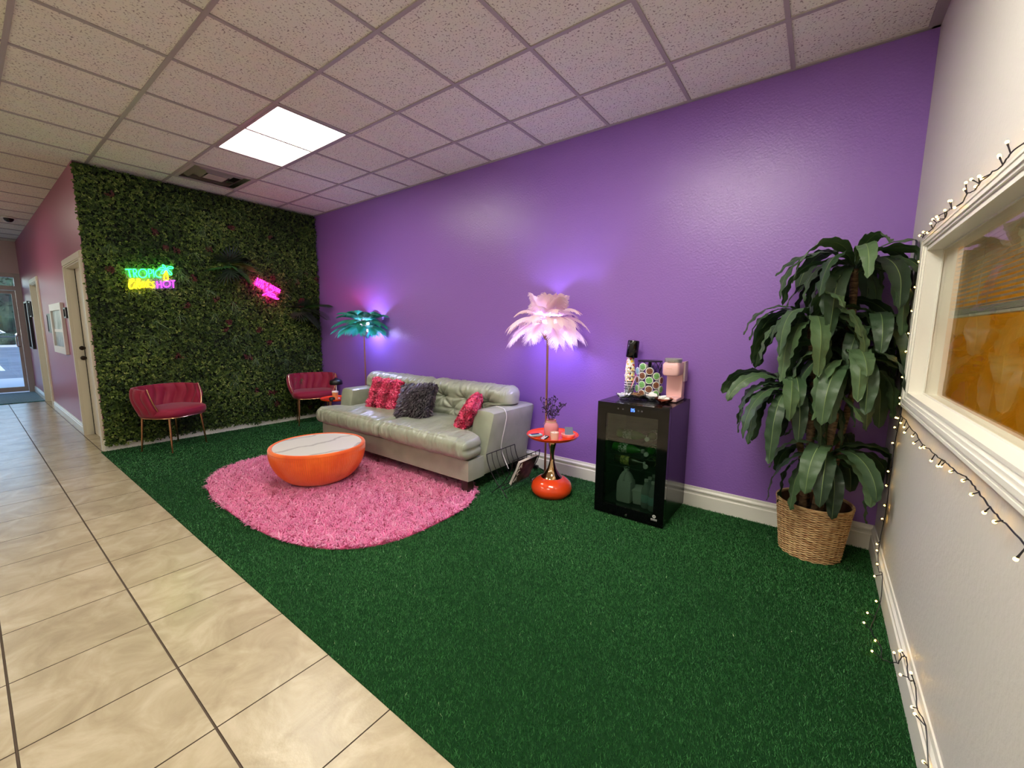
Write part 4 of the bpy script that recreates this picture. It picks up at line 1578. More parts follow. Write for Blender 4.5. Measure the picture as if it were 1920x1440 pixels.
# things on that table
m_pinkglass = M('pink_frosted_glass', (240, 160, 170), rough=0.25, trans=0.25, ior=1.3)
t = thing('glass_jar', 'pink glass jar holding dark dried branches on the orange side table', 'jar', (-2.045, -0.462, ZT))
B().lathe([(0.001, 0.0), (0.052, 0.0), (0.058, 0.008), (0.060, 0.06), (0.058, 0.082), (0.045, 0.103), (0.037, 0.109), (0.037, 0.126), (0.040, 0.13), (0.036, 0.131),
           (0.032, 0.126), (0.033, 0.108), (0.052, 0.08), (0.055, 0.06), (0.052, 0.01), (0.001, 0.008)], 40).build('body', m_pinkglass, t)
m_twine = M('jute_twine', (206, 170, 150), rough=0.9)
tw = B()
for k in range(3):
    tw.tube([(0.039 * math.cos(a), 0.039 * math.sin(a), 0.110 + 0.004 * k) for a in [2 * PI * j / 24 for j in range(24)]], 0.002, 6, closed=True)
tw.tube(smooth_path([(-0.038, -0.01, 0.112), (-0.055, -0.018, 0.10), (-0.066, -0.02, 0.082)]), 0.0018, 6)
tw.build('twine', m_twine, t)
m_twig = M('dark_dried_branch', (46, 34, 56), rough=0.8)
rt = random.Random(5)
for k in range(9):
    tw = B()
    az = rt.uniform(0, 2 * PI)
    sp = rt.uniform(0.03, 0.115)
    top = rt.uniform(0.20, 0.315)
    pts = [(0.012 * math.cos(az), 0.012 * math.sin(az), 0.03), (0.02 * math.cos(az), 0.02 * math.sin(az), 0.13),
           (sp * 0.6 * math.cos(az), sp * 0.6 * math.sin(az), 0.13 + (top - 0.13) * 0.6), (sp * math.cos(az), sp * math.sin(az), top)]
    pp = smooth_path(pts, 5)
    tw.tube(pp, 0.0014, 5)
    for j in range(12):
        i0 = rt.randrange(6, len(pp))
        p_ = pp[i0]
        a2 = rt.uniform(0, 2 * PI)
        L_ = rt.uniform(0.012, 0.035)
        e_ = (p_.x + math.cos(a2) * L_, p_.y + math.sin(a2) * L_, p_.z + rt.uniform(0.0, 0.03))
        tw.tube([p_, e_], 0.0009, 4)
        for q_ in range(3):
            tw.ball((e_[0] + rt.uniform(-.006, .006), e_[1] + rt.uniform(-.006, .006), e_[2] + rt.uniform(-.006, .006)), 0.0034, 5, 4, (1, 1, 1.5))
    tw.build('branch', m_twig, t)
m_wax = M('cream_wax', (246, 226, 208), rough=0.5)
m_cglass = M('candle_glass', (246, 220, 200), rough=0.15, trans=0.3)
t = thing('candle', 'cream candle in a glass in front of the pink jar', 'candle', (-1.945, -0.578, ZT))
B().lathe([(0.001, 0.0), (0.030, 0.0), (0.0345, 0.062), (0.0325, 0.062), (0.031, 0.055), (0.001, 0.055)], 32).build('glass', m_cglass, t)
B().lathe([(0.001, 0.0555), (0.0305, 0.0555), (0.001, 0.0565)], 24).build('wax', m_wax, t)
B().tube([(0, 0, 0.055), (0.001, 0, 0.066)], 0.001, 5).build('wick', m_dark, t)
m_rem = M('pale_blue_plastic', (150, 190, 196), rough=0.35)
m_navy = M('navy_screen', (26, 36, 74), rough=0.2)
t = thing('handset', 'pale blue handset with a dark screen on the left of the orange tray', 'remote', (-2.118, -0.585, ZT), math.radians(62))
B().soft((0, 0, 0.011), (0.115, 0.045, 0.020), 0.009, (8, 4, 2)).build('body', m_rem, t)
B().soft((-0.004, 0, 0.0215), (0.075, 0.03, 0.003), 0.0012, (4, 4, 1)).build('screen', m_navy, t)
m_blk = M('black_plastic', (16, 16, 18), rough=0.35)
t = thing('lamp_remote', 'small black remote with white buttons beside the candle', 'remote', (-2.003, -0.628, ZT + 0.012), math.radians(-18))
t.rotation_euler.x = math.radians(24)
B().soft((0, 0, 0.006), (0.048, 0.060, 0.011), 0.003, (4, 4, 2)).build('body', m_blk, t)
k_ = B()
for i in range(3):
    for j in range(4):
        if (i, j) == (1, 3):
            continue
        k_.box(-0.018 + i * 0.013, -0.009 + i * 0.013, -0.023 + j * 0.012, -0.015 + j * 0.012, 0.011, 0.0128)
tag(k_.build('buttons', m_trim, t, smooth=False))
m_pinkpl = M('pink_plastic', (246, 170, 160), rough=0.35)
m_phone = M('grey_card', (92, 100, 112), rough=0.35)
t = thing('card_holder', 'pink round dish with grey cards leaning in it on the orange tray', 'card holder', (-1.905, -0.43, ZT), math.radians(35))
B().lathe([(0.001, 0.0), (0.045, 0.0), (0.054, 0.012), (0.056, 0.028), (0.052, 0.030), (0.049, 0.016), (0.001, 0.012)], 36).build('dish', m_pinkpl, t)
for k in range(4):
    c_ = B()
    c_.soft((0, 0, 0), (0.066, 0.0016, 0.058), 0.0006, (2, 1, 2), rot=Matrix.Rotation(math.radians(-42), 3, 'X'))
    o = c_.build('card', m_phone, t)
    o.location = (0.006, -0.004 + 0.006 * k, 0.040 + 0.004 * k)

# ------------------------------------------------------------------ second, smaller orange table behind the sofa arm
t = thing('side_table', 'small orange tray table on gold legs behind the far sofa arm', 'side table', (-5.235, -0.475, 0))
B().lathe([(0.001, 0.448), (0.185, 0.448), (0.194, 0.458), (0.196, 0.47), (0.191, 0.47), (0.186, 0.456), (0.001, 0.454)], 60).build('tray', m_orange, t)
for k in range(4):
    a = 2 * PI * k / 4 + 0.5
    B().tube([(0.12 * math.cos(a), 0.12 * math.sin(a), 0.45), (0.155 * math.cos(a), 0.155 * math.sin(a), 0.0)], 0.007, 8).build('leg', m_gold_leg, t)
t = thing('table_lamp', 'little table lamp with a black shade on the small orange table', 'lamp', (-5.24, -0.47, 0.454))
B().lathe([(0.001, 0.0), (0.04, 0.0), (0.042, 0.008), (0.012, 0.014), (0.008, 0.02), (0.007, 0.2), (0.001, 0.2)], 24).build('base', m_frame_w, t)
B().lathe([(0.075, 0.185), (0.078, 0.19), (0.076, 0.225), (0.066, 0.24), (0.03, 0.255), (0.012, 0.268), (0.001, 0.27)], 32).build('shade', m_blk, t)
t = thing('tumbler', 'peach tumbler with a cream lid on the small orange table', 'cup', (-5.16, -0.535, 0.454))
B().lathe([(0.001, 0), (0.03, 0), (0.036, 0.095), (0.001, 0.095)], 24).build('body', M('peach_plastic', (240, 150, 96), rough=0.4), t)
B().lathe([(0.001, 0.095), (0.039, 0.095), (0.038, 0.112), (0.001, 0.115)], 24).build('lid', m_wax, t)
t = thing('trinket_box', 'black round trinket box on the edge of the small orange table', 'box', (-5.125, -0.60, 0.454))
B().lathe([(0.001, 0), (0.034, 0), (0.036, 0.03), (0.028, 0.045), (0.001, 0.05)], 24).build('body', m_blk, t)

# ------------------------------------------------------------------ magazine rack
m_wire = M('black_wire', (18, 18, 20), rough=0.4, metal=0.4)
RY0, RY1 = -0.775, -0.385
t = thing('magazine_rack', 'black wire magazine rack beside the near sofa arm', 'magazine rack', (-2.335, (RY0 + RY1) / 2, 0))
def side_curve(s):
    """profile from the foot on one side, across, up to the top on the other side"""
    return [(-2.335 + s * 0.085, 0.004), (-2.335 + s * 0.03, 0.055), (-2.335 - s * 0.035, 0.115), (-2.335 - s * 0.095, 0.20), (-2.335 - s * 0.125, 0.27), (-2.335 - s * 0.135, 0.325)]
for s in (1, -1):
    cv = side_curve(s)
    fr = B()
    def path(y, cut=0):
        return smooth_path([(q[0], y, q[1]) for q in cv[cut:]], 5)
    fr.tube(path(RY0) + list(reversed(path(RY1))), 0.0036, 7)
    fr.build('panel_frame', m_wire, t, world=True)
    for k in range(1, 6):
        y = RY0 + (RY1 - RY0) * k / 6
        B().tube(path(y, 1), 0.0024, 6).build('rod', m_wire, t, world=True)
    q = cv[1]
    B().tube([(q[0], RY0, q[1]), (q[0], RY1, q[1])], 0.003, 6).build('cross_bar', m_wire, t, world=True)
m_page = M('magazine_pages', (226, 220, 216), rough=0.6)
m_cover = M('magazine_cover', (40, 34, 34), rough=0.3)
add_mottle(m_cover, (20, 18, 20), (96, 78, 70), 16, 0.42, 0.62)
def magazine(label, off, cover, letters):
    t = thing('magazine', label, 'magazine', (-2.29, -0.57, 0.09), group='magazines in the wire rack')
    rot = Matrix.Rotation(math.radians(24), 3, 'Y')
    b = B(); b.soft((off, 0, 0.115), (0.009, 0.26, 0.23), 0.002, (1, 2, 2), rot=None)
    b.v = [tuple(rot @ Vector(p_)) for p_ in b.v]
    b.build('pages', m_page, t)
    b = B(); b.box(off + 0.0046, off + 0.0058, -0.128, 0.130, 0.002, 0.228)
    b.v = [tuple(rot @ Vector(p_)) for p_ in b.v]
    b.build('cover', cover, t, smooth=False)
    if letters:
        ls = []
        b = B()
        for i, ch in enumerate(letters):
            for st_ in {'A': [[(0, 0), (.35, 1), (.7, 0)], [(.14, .38), (.56, .38)]], 'C': [[(.6, .85), (.3, 1), (.03, .6), (.05, .3), (.3, 0), (.6, .15)]]}[ch]:
                pts = [(off + 0.0068, -0.118 + x_ * 0.055, 0.165 - i * 0.068 + z_ * 0.05) for x_, z_ in st_]
                b.tube(pts, 0.0042, 5)
        b.v = [tuple(rot @ Vector(p_)) for p_ in b.v]
        b.build('title_letters', m_page, t)
    return t
magazine('magazine with a dark cover and white capital letters in the wire rack', 0.012, m_cover, 'ACA')
magazine('pale magazine tucked behind the dark one in the wire rack', 0.0, m_page, None)

# white charging cable over the sofa arm, black lamp cord on the floor
m_cable = M('white_cable', (232, 232, 232), rough=0.4)
c_ = B().tube(smooth_path([(-2.62, -0.47, 0.668), (-2.53, -0.50, 0.668), (-2.482, -0.515, 0.655), (-2.462, -0.52, 0.60), (-2.468, -0.54, 0.50), (-2.478, -0.56, 0.40), (-2.482, -0.565, 0.32), (-2.44, -0.56, 0.22), (-2.40, -0.565, 0.16)], 6), 0.0034, 7).build('charging_cable', m_cable)
tag(c_, 'white charging cable hanging over the near sofa arm', 'cable')
c_ = B().tube(smooth_path([(-2.26, -0.18, 0.02), (-2.34, -0.08, 0.02), (-2.44, -0.05, 0.03), (-2.50, -0.06, 0.035), (-2.56, -0.05, 0.02)], 6), 0.0035, 6)
c_.soft((-2.46, -0.06, 0.035), (0.07, 0.035, 0.03), 0.008, (3, 2, 2))
tag(c_.build('power_cable', m_blk), 'black lamp cord lying by the white baseboard behind the magazine rack', 'cord')
# ------------------------------------------------------------------ glass door mini fridge
FX0, FX1, FYB, FYD, FYF, FZT = -1.602, -1.095, -0.022, -0.50, -0.548, 0.842
m_fr = M('black_fridge_steel', (16, 14, 20), rough=0.22, metal=0.6)
m_fr_in = M('fridge_liner', (38, 42, 42), rough=0.4)
m_gloss = M('black_gloss', (6, 6, 8), rough=0.06, spec=0.5)
m_fglass = pane_mat('fridge_door_glass', (196, 208, 200), ior=1.7)
fridge = thing('mini_fridge', 'black glass door mini fridge against the purple wall', 'fridge', ((FX0 + FX1) / 2, -0.28, 0))
b = B()
w_ = 0.028
b.box(FX0, FX0 + w_, FYD, FYB, 0.02, FZT); b.box(FX1 - w_, FX1, FYD, FYB, 0.02, FZT)
b.box(FX0 + w_, FX1 - w_, FYD, FYB, FZT - 0.045, FZT); b.box(FX0 + w_, FX1 - w_, FYD, FYB, 0.02, 0.075)
b.box(FX0 + w_, FX1 - w_, FYB - 0.03, FYB, 0.075, FZT - 0.045)
b.build('cabinet', m_fr, fridge, world=True, smooth=False)
b = B()
i_ = w_ + 0.002
b.box(FX0 + w_, FX0 + i_, FYD + 0.002, FYB - 0.03, 0.075, FZT - 0.045); b.box(FX1 - i_, FX1 - w_, FYD + 0.002, FYB - 0.03, 0.075, FZT - 0.045)
b.box(FX0 + w_, FX1 - w_, FYB - 0.034, FYB - 0.03, 0.075, FZT - 0.045)
b.box(FX0 + w_, FX1 - w_, FYD + 0.002, FYB - 0.03, 0.072, 0.0765)
b.build('liner', m_fr_in, fridge, world=True, smooth=False)
m_shelf = M('fridge_wire_shelf', (60, 62, 62), rough=0.35, metal=0.7)
for z in (0.555, 0.445, 0.355):
    b = B()
    for k in range(7):
        y = FYD + 0.04 + k * 0.06
        b.tube([(FX0 + 0.03, y, z), (FX1 - 0.03, y, z)], 0.0025, 5)
    for x in (FX0 + 0.032, FX0 + 0.2, FX1 - 0.2, FX1 - 0.032):
        b.tube([(x, FYD + 0.03, z - 0.003), (x, FYB - 0.05, z - 0.003)], 0.003, 5)
    b.build('shelf', m_shelf, fridge, world=True)
b = B()
gx0_, gx1_, gz0, gz1 = -1.537, -1.166, 0.088, 0.762
yd0, yd1 = FYF, FYD - 0.004
b.box(FX0, gx0_, yd0, yd1, 0.012, FZT - 0.001); b.box(gx1_, FX1, yd0, yd1, 0.012, FZT - 0.001)
b.box(gx0_, gx1_, yd0, yd1, 0.012, gz0); b.box(gx0_, gx1_, yd0, yd1, gz1, FZT - 0.001)
door = b.build('door', m_gloss, fridge, world=True, smooth=False)
def sub(bb, name, mat, smooth=True):
    o = bb.build(name, mat, None, smooth=smooth)
    o.data.transform(Matrix.Translation(-Vector(fridge.location)))
    o.parent = door
    return o
sub(B().box(gx0_ - 0.004, gx1_ + 0.004, yd0 + 0.004, yd0 + 0.008, gz0 - 0.004, gz1 + 0.004), 'door_glass', m_fglass, False)
sub(B().box(FX0 + 0.003, FX1 - 0.003, yd1, yd1 + 0.0035, 0.02, FZT - 0.01), 'door_gasket', m_dark, False).hide_render = False
bpy.data.objects.remove(bpy.data.objects['door_gasket'])
k_ = B(); k_.tube([(-1.355, yd0 + 0.002, 0.036), (-1.355, yd0 - 0.006, 0.036)], 0.009, 18)
k_.tube([(-1.355, yd0 - 0.005, 0.036), (-1.355, yd0 - 0.0075, 0.036)], 0.0055, 14)
sub(k_, 'lock', m_chrome)
m_silver = M('silver_print', (196, 196, 196), rough=0.4)
lg = B()
lg.lathe([(0.001, 0), (0.0115, 0), (0.0115, 0.0008), (0.001, 0.0008)], 20)
lg.v = [(-1.157 + x, yd0 - z, 0.083 + y) for x, y, z in lg.v]
for i in range(5):
    x = -1.178 + i * 0.0088
    lg.box(x, x + 0.0066, yd0 - 0.0008, yd0, 0.058, 0.066)
    lg.box(x + 0.001, x + 0.0056, yd0 - 0.0008, yd0, 0.052, 0.0555)
sub(lg, 'logo', m_silver, False)
lg = B(); lg.lathe([(0.0035, 0), (0.0062, 0), (0.0062, 0.0012), (0.0035, 0.0012)], 18, caps=False)
lg.v = [(-1.157 + x, yd0 - z - 0.0006, 0.083 + y) for x, y, z in lg.v]
sub(lg, 'logo_ring', m_gloss, False)
g_blue = glow('display_blue', (70, 110, 255), 6.0)
SEG = {'3': 'abgcd', '5': 'afgcd'}
def seg7(bb, ch, x, z, w, h, y):
    t_ = 0.0022
    for s_ in SEG[ch]:
        if s_ == 'a': bb.box(x, x + w, y, y + .0008, z + h - t_, z + h)
        if s_ == 'g': bb.box(x, x + w, y, y + .0008, z + h / 2 - t_ / 2, z + h / 2 + t_ / 2)
        if s_ == 'd': bb.box(x, x + w, y, y + .0008, z, z + t_)
        if s_ == 'b': bb.box(x + w - t_, x + w, y, y + .0008, z + h / 2, z + h)
        if s_ == 'c': bb.box(x + w - t_, x + w, y, y + .0008, z, z + h / 2)
        if s_ == 'f': bb.box(x, x + t_, y, y + .0008, z + h / 2, z + h)
dg = B(); seg7(dg, '3', -1.356, 0.793, 0.011, 0.021, yd0 - 0.001); seg7(dg, '5', -1.340, 0.793, 0.011, 0.021, yd0 - 0.001)
sub(dg, 'display', g_blue, False)
for k, x in enumerate((-1.447, -1.412, -1.302, -1.278)):
    ic = B(); ic.lathe([(0.003, 0), (0.0052, 0), (0.0052, 0.0006), (0.003, 0.0006)], 14, caps=False)
    ic.v = [(x + p_[0], yd0 - p_[2], 0.803 + p_[1]) for p_ in ic.v]
    sub(ic, 'touch_button', M('dim_icon', (110, 110, 116), rough=0.5), False)
hg = B(); hg.box(-1.145, -1.098, yd0, -0.49, FZT, FZT + 0.009)
hg.build('hinge', m_blk, fridge, world=True, smooth=False)

# contents
m_green_b = M('green_bottle', (60, 150, 40), rough=0.15, trans=0.3)
m_cap_w = M('white_cap', (226, 226, 222), rough=0.4)
m_label_w = M('white_bottle_label', (230, 236, 222), rough=0.5)
add_mottle(m_label_w, (40, 120, 40), (240, 244, 232), 60, 0.45, 0.52, stretch=(1.5, 1, 1))
m_label_y = M('yellow_bottle_label', (210, 200, 80), rough=0.5)
add_mottle(m_label_y, (110, 120, 30), (226, 214, 110), 60, 0.45, 0.52)
m_brownb = M('dark_bottle', (46, 34, 18), rough=0.15)
m_clear = M('clear_plastic', (230, 240, 240), rough=0.12, trans=0.6, ior=1.25)
m_milk = M('milky_plastic', (214, 218, 214), rough=0.35, trans=0.25)
BOT = [(0.001, 0.0), (0.028, 0.0), (0.032, 0.008), (0.032, 0.12), (0.030, 0.145), (0.014, 0.185), (0.0125, 0.205)]
CAP = [(0.0125, 0.203), (0.0145, 0.205), (0.0145, 0.222), (0.001, 0.222)]
LAB = [(0.0325, 0.045), (0.0332, 0.047), (0.0332, 0.105), (0.0325, 0.107)]
def bottle(name, label, loc, rot, body, lab, capm=m_cap_w, s=1.0, group=None):
    t = thing(name, label, 'bottle', loc, group=group)
    t.rotation_euler = rot
    t.scale = (s, s, s)
    B().lathe(BOT, 24).build('body', body, t)
    B().lathe(CAP, 18).build('cap', capm, t)
    if lab:
        B().lathe(LAB, 24, caps=False).build('label', lab, t)
    return t
bottle('soda_bottle', 'green soda bottle lying sideways on the middle fridge shelf', (-1.53, -0.40, 0.482), (0, PI / 2, 0), m_green_b, m_label_w, s=1.05)
bottle('soda_bottle', 'green bottle lying cap forward on the middle fridge shelf', (-1.262, -0.235, 0.482), (PI / 2, 0, 0), m_green_b, m_label_w, s=1.05)
bottle('soda_bottle', 'dark bottle with a yellow label lying sideways on the lower fridge shelf', (-1.51, -0.40, 0.392), (0, PI / 2, 0), m_brownb, m_label_y, s=1.05)
bottle('soda_bottle', 'dark bottle lying cap forward on the lower fridge shelf', (-1.262, -0.235, 0.392), (PI / 2, 0, 0), m_brownb, m_label_y, s=1.05)
bottle('soda_bottle', 'green bottle lying sideways on the top fridge shelf', (-1.50, -0.40, 0.592), (0, PI / 2, 0), m_green_b, m_label_w, s=1.05)
bottle('soda_bottle', 'green bottle lying cap forward on the top fridge shelf', (-1.262, -0.235, 0.592), (PI / 2, 0, 0), m_green_b, m_label_w, s=1.05)
t = thing('milk_jug', 'milky plastic jug on the floor of the mini fridge', 'jug', (-1.42, -0.40, 0.078))
b = B(); b.soft((0, 0, 0.085), (0.115, 0.115, 0.17), 0.02, (4, 4, 4))
b.lathe([(0.056, 0.165), (0.05, 0.19), (0.032, 0.22), (0.018, 0.235), (0.018, 0.25)], 20, caps=False)
b.build('body', m_milk, t)
B().tube(smooth_path([(0.0, -0.045, 0.17), (0.0, -0.062, 0.19), (0.0, -0.05, 0.215), (0.0, -0.02, 0.228)]), 0.008, 8).build('handle', m_milk, t)
B().lathe([(0.02, 0.245), (0.021, 0.262), (0.001, 0.262)], 18).build('cap', m_cap_w, t)
t = thing('food_box', 'white takeaway box between the jug and the water bottles', 'box', (-1.325, -0.36, 0.078), math.radians(8))
b = B(); b.soft((0, 0, 0.05), (0.085, 0.13, 0.10), 0.008, (3, 3, 3), lambda p, w, n: (w.x * (1 + 0.1 * p[2]), w.y * (1 + 0.1 * p[2]), w.z)); b.build('box', m_cap_w, t)
b = B(); b.soft((0, 0, 0.104), (0.096, 0.145, 0.012), 0.004, (2, 2, 2)); b.build('lid', m_label_y if False else m_cap_w, t)
m_label_t = M('teal_bottle_label', (150, 190, 188), rough=0.4)
wb = [(-1.262, -0.425), (-1.205, -0.445), (-1.256, -0.362), (-1.196, -0.38), (-1.245, -0.30), (-1.185, -0.315)]
wl = ['clear water bottle at the front left of the fridge floor group', 'clear water bottle at the front right of the fridge floor group', 'clear water bottle in the second row left of the fridge floor group',
      'clear water bottle in the second row right of the fridge floor group', 'clear water bottle in the back row left of the fridge floor group', 'clear water bottle in the back row right of the fridge floor group']
for (x, y), l_ in zip(wb, wl):
    bottle('water_bottle', l_, (x, y, 0.078), (0, 0, 0), m_clear, m_label_t, s=0.95, group='water bottles in the mini fridge')

# ------------------------------------------------------------------ on top of the fridge
ZF = FZT
# pink single cup brewer
m_brew = M('dusty_pink_plastic', (236, 188, 188), rough=0.4)
m_brew_d = M('dusty_pink_recess', (226, 176, 166), rough=0.5)
t = thing('coffee_maker', 'dusty pink single cup coffee maker on the mini fridge', 'coffee maker', (-1.182, -0.165, ZF))
b = B(); b.soft((0, -0.015, 0.016), (0.118, 0.215, 0.030), 0.012, (4, 4, 2)); b.build('base', m_brew, t)
b = B(); b.soft((0, 0.048, 0.148), (0.118, 0.085, 0.262), 0.014, (4, 3, 4)); b.build('column', m_brew, t)
b = B(); b.soft((0, -0.012, 0.236), (0.118, 0.205, 0.098), 0.022, (6, 6, 4)); b.build('head', m_brew, t)
B().lathe([(0.001, 0.283), (0.057, 0.283), (0.060, 0.288), (0.060, 0.308), (0.055, 0.313), (0.001, 0.313)], 40, (0, -0.045, 0)).build('lid', M('silver_lid', (176, 174, 174), rough=0.35, metal=0.5), t)
b = B(); b.soft((0, -0.1015, 0.292), (0.05, 0.012, 0.010), 0.003, (3, 2, 2)); b.build('lid_handle', m_chrome, t)
b = B(); b.soft((0.064, 0.052, 0.215), (0.016, 0.08, 0.15), 0.006, (2, 3, 3)); b.build('water_tank', M('frosted_tank', (228, 200, 200), rough=0.3, trans=0.4), t)
b = B(); b.box(-0.028, 0.012, -0.1152, -0.114, 0.238, 0.244); b.build('name_bar', m_brew_d, t, smooth=False)

# wire pod carousel
PCX, PCY = -1.375, -0.135
t = thing('pod_carousel', 'black wire carousel full of coffee pods on the mini fridge', 'pod holder', (PCX, PCY, ZF))
cam_a = math.atan2(-3.283 - PCY, -0.3485 - PCX)
b = B()
b.lathe([(0.001, 0.0), (0.088, 0.0), (0.091, 0.003), (0.088, 0.008), (0.001, 0.006)], 36)
b.build('base_plate', m_wire, t)
b = B()
b.lathe([(0.001, 0.275), (0.088, 0.275), (0.091, 0.279), (0.088, 0.283), (0.001, 0.281)], 36)
b.build('top_plate', m_wire, t)
b = B()
for k in range(12):
    for s in (-1, 1):
        pts = []
        for j in range(13):
            z = 0.006 + 0.272 * j / 12
            a = cam_a + 2 * PI * k / 12 + s * (PI / 6) * (z / 0.0675)
            pts.append((0.086 * math.cos(a), 0.086 * math.sin(a), z))
        b.tube(pts, 0.0017, 4)
b.build('lattice', m_wire, t)
B().tube([(0, 0, 0.0), (0, 0, 0.278)], 0.012, 10).build('spindle', m_wire, t)
LIDC = {'green': ((140, 200, 126), (88, 150, 78)), 'brown': ((142, 92, 66), (92, 56, 38)), 'pale blue': ((150, 190, 196), (110, 150, 160))}
LM = {}
for k_, (c1, c2) in LIDC.items():
    LM[k_] = add_mottle(M(k_.replace(' ', '_') + '_foil', c1, rough=0.35), c2, c1, 70, 0.4, 0.6)
m_podcup = M('pod_cup_white', (226, 228, 224), rough=0.4)
POD = [(-60, 0.20, 'pale blue'), (-60, 0.134, 'brown'), (-60, 0.067, 'green'),
       (-30, 0.236, 'green'), (-30, 0.168, 'brown'), (-30, 0.100, 'green'), (-30, 0.034, 'brown'),
       (0, 0.205, 'brown'), (0, 0.136, 'green'), (0, 0.068, 'brown'),
       (30, 0.168, 'green'), (30, 0.100, 'brown'), (30, 0.034, 'green'),
       (60, 0.134, 'brown'), (60, 0.066, 'green')]
colname = {-60: 'outermost left', -30: 'left of centre', 0: 'centre', 30: 'right of centre', 60: 'outermost right'}
rank = {}
for adeg, z, c in POD:
    rank[adeg] = rank.get(adeg, 0) + 1
    pos = ['topmost', 'second', 'third', 'lowest'][rank[adeg] - 1]
    t = thing('coffee_pod', f'{c} lidded coffee pod, {pos} in the {colname[adeg]} carousel column', 'coffee pod', group='coffee pods in the wire carousel')
    a = cam_a + math.radians(adeg)
    t.location = (PCX + 0.060 * math.cos(a), PCY + 0.060 * math.sin(a), ZF + z + 0.004)
    t.rotation_euler = Matrix.Rotation(a, 3, 'Z').to_euler() if False else (Matrix.Rotation(a, 3, 'Z') @ Matrix.Rotation(PI / 2, 3, 'Y')).to_euler()
    B().lathe([(0.001, 0.0), (0.019, 0.0), (0.024, 0.036), (0.0285, 0.038), (0.0285, 0.042), (0.0235, 0.0425)], 24, caps=False).build('cup', m_podcup, t)
    B().lathe([(0.0245, 0.0418), (0.0225, 0.0432), (0.001, 0.0432)], 24).build('lid', LM[c], t)

# tower of upside-down paper cups with a black tumbler on top
m_print = M('printed_paper', (240, 214, 120), rough=0.5)
nt = m_print.node_tree
vo = nt.nodes.new('ShaderNodeTexVoronoi'); vo.distance = 'CHEBYCHEV'; vo.inputs['Scale'].default_value = 62
nt.links.new(coords(m_print, 'Object'), vo.inputs['Vector'])
sp_ = nt.nodes.new('ShaderNodeSeparateColor'); nt.links.new(vo.outputs['Color'], sp_.inputs[0])
rp = nt.nodes.new('ShaderNodeValToRGB'); rp.color_ramp.interpolation = 'CONSTANT'
cs = [(0, (244, 240, 228)), (0.3, (246, 204, 40)), (0.58, (240, 236, 226)), (0.70, (30, 26, 30)), (0.82, (214, 84, 70)), (0.9, (244, 224, 120))]
while len(rp.color_ramp.elements) < len(cs):
    rp.color_ramp.elements.new(0.5)
for e, (p_, c_) in zip(rp.color_ramp.elements, cs):
    e.position = p_; e.color = lin(c_)
nt.links.new(sp_.outputs[0], rp.inputs[0]); nt.links.new(rp.outputs[0], P(m_print).inputs['Base Color'])
m_paper = M('white_paper_cup', (236, 232, 226), rough=0.5)
m_band = M('black_cup_band', (24, 20, 24), rough=0.5)
CX, CY = -1.535, -0.12
tilt_grp = 'paper cups stacked upside down on the mini fridge'
z = 0.0
for k in range(9):
    printed = k >= 6
    zb = [0.0, 0.018, 0.036, 0.056, 0.076, 0.096, 0.112, 0.150, 0.192][k]
    nm = ('white paper cup with a dark band' if 2 <= k < 6 else 'white paper cup') if not printed else 'yellow printed paper cup'
    ordn = ['lowest', 'second lowest', 'third', 'fourth', 'fifth', 'sixth', 'seventh', 'second highest', 'highest'][k]
    t = thing('paper_cup', f'{nm}, {ordn} of the stack on the mini fridge', 'paper cup', (CX, CY, ZF + zb), group=tilt_grp)
    hh = 0.105
    B().lathe([(0.0385, 0.0), (0.0405, 0.003), (0.0385, 0.006), (0.0375, 0.008), (0.0265, hh), (0.001, hh)], 30, caps=False).build('body', m_print if printed else m_paper, t)
    if 2 <= k < 6:
        B().lathe([(0.0377, 0.0085), (0.0384, 0.009), (0.0374, 0.0175), (0.0368, 0.018)], 30, caps=False).build('band', m_band, t)
t = thing('black_tumbler', 'black tumbler upside down on top of the paper cup stack', 'tumbler', (CX + 0.008, CY, ZF + 0.300))
t.rotation_euler = (0, math.radians(5), 0)
B().lathe([(0.044, 0.0), (0.046, 0.004), (0.044, 0.125), (0.040, 0.133), (0.001, 0.135)], 36, caps=True).build('body', m_gloss, t)

# glass of stir sticks
t = thing('stirrer_glass', 'small clear glass holding pink and white stir sticks', 'glass', (-1.502, -0.21, ZF))
m_glass = M('clear_glass', (232, 240, 240), rough=0.05, trans=0.9, ior=1.2)
B().lathe([(0.001, 0.0), (0.030, 0.0), (0.033, 0.085), (0.0312, 0.085), (0.0285, 0.006), (0.001, 0.006)], 30).build('glass', m_glass, t)
m_stick_p = M('pink_stirrer', (226, 60, 110), rough=0.4)
for lbl, x0, y0, x1, y1, h_, mt in (('pink stir stick leaning to the right, the taller one', -0.01, 0.0, 0.055, -0.015, 0.175, m_stick_p), ('pink stir stick leaning to the right, the shorter one', -0.005, 0.012, 0.045, 0.0, 0.155, m_stick_p),
                                ('white stir stick leaning to the left in the glass', 0.01, 0.0, -0.042, 0.0, 0.17, m_paper), ('white stir stick beside the pink ones in the glass', 0.0, -0.01, 0.060, -0.03, 0.165, m_paper)):
    c_ = B().tube([(x0, y0, 0.008), (x1, y1, h_)], 0.0032, 7).build('stir_stick', mt, None, loc=(0, 0, 0))
    c_.location = (-1.502, -0.21, ZF)
    tag(c_, lbl, 'stir stick', 'stir sticks in the small glass')

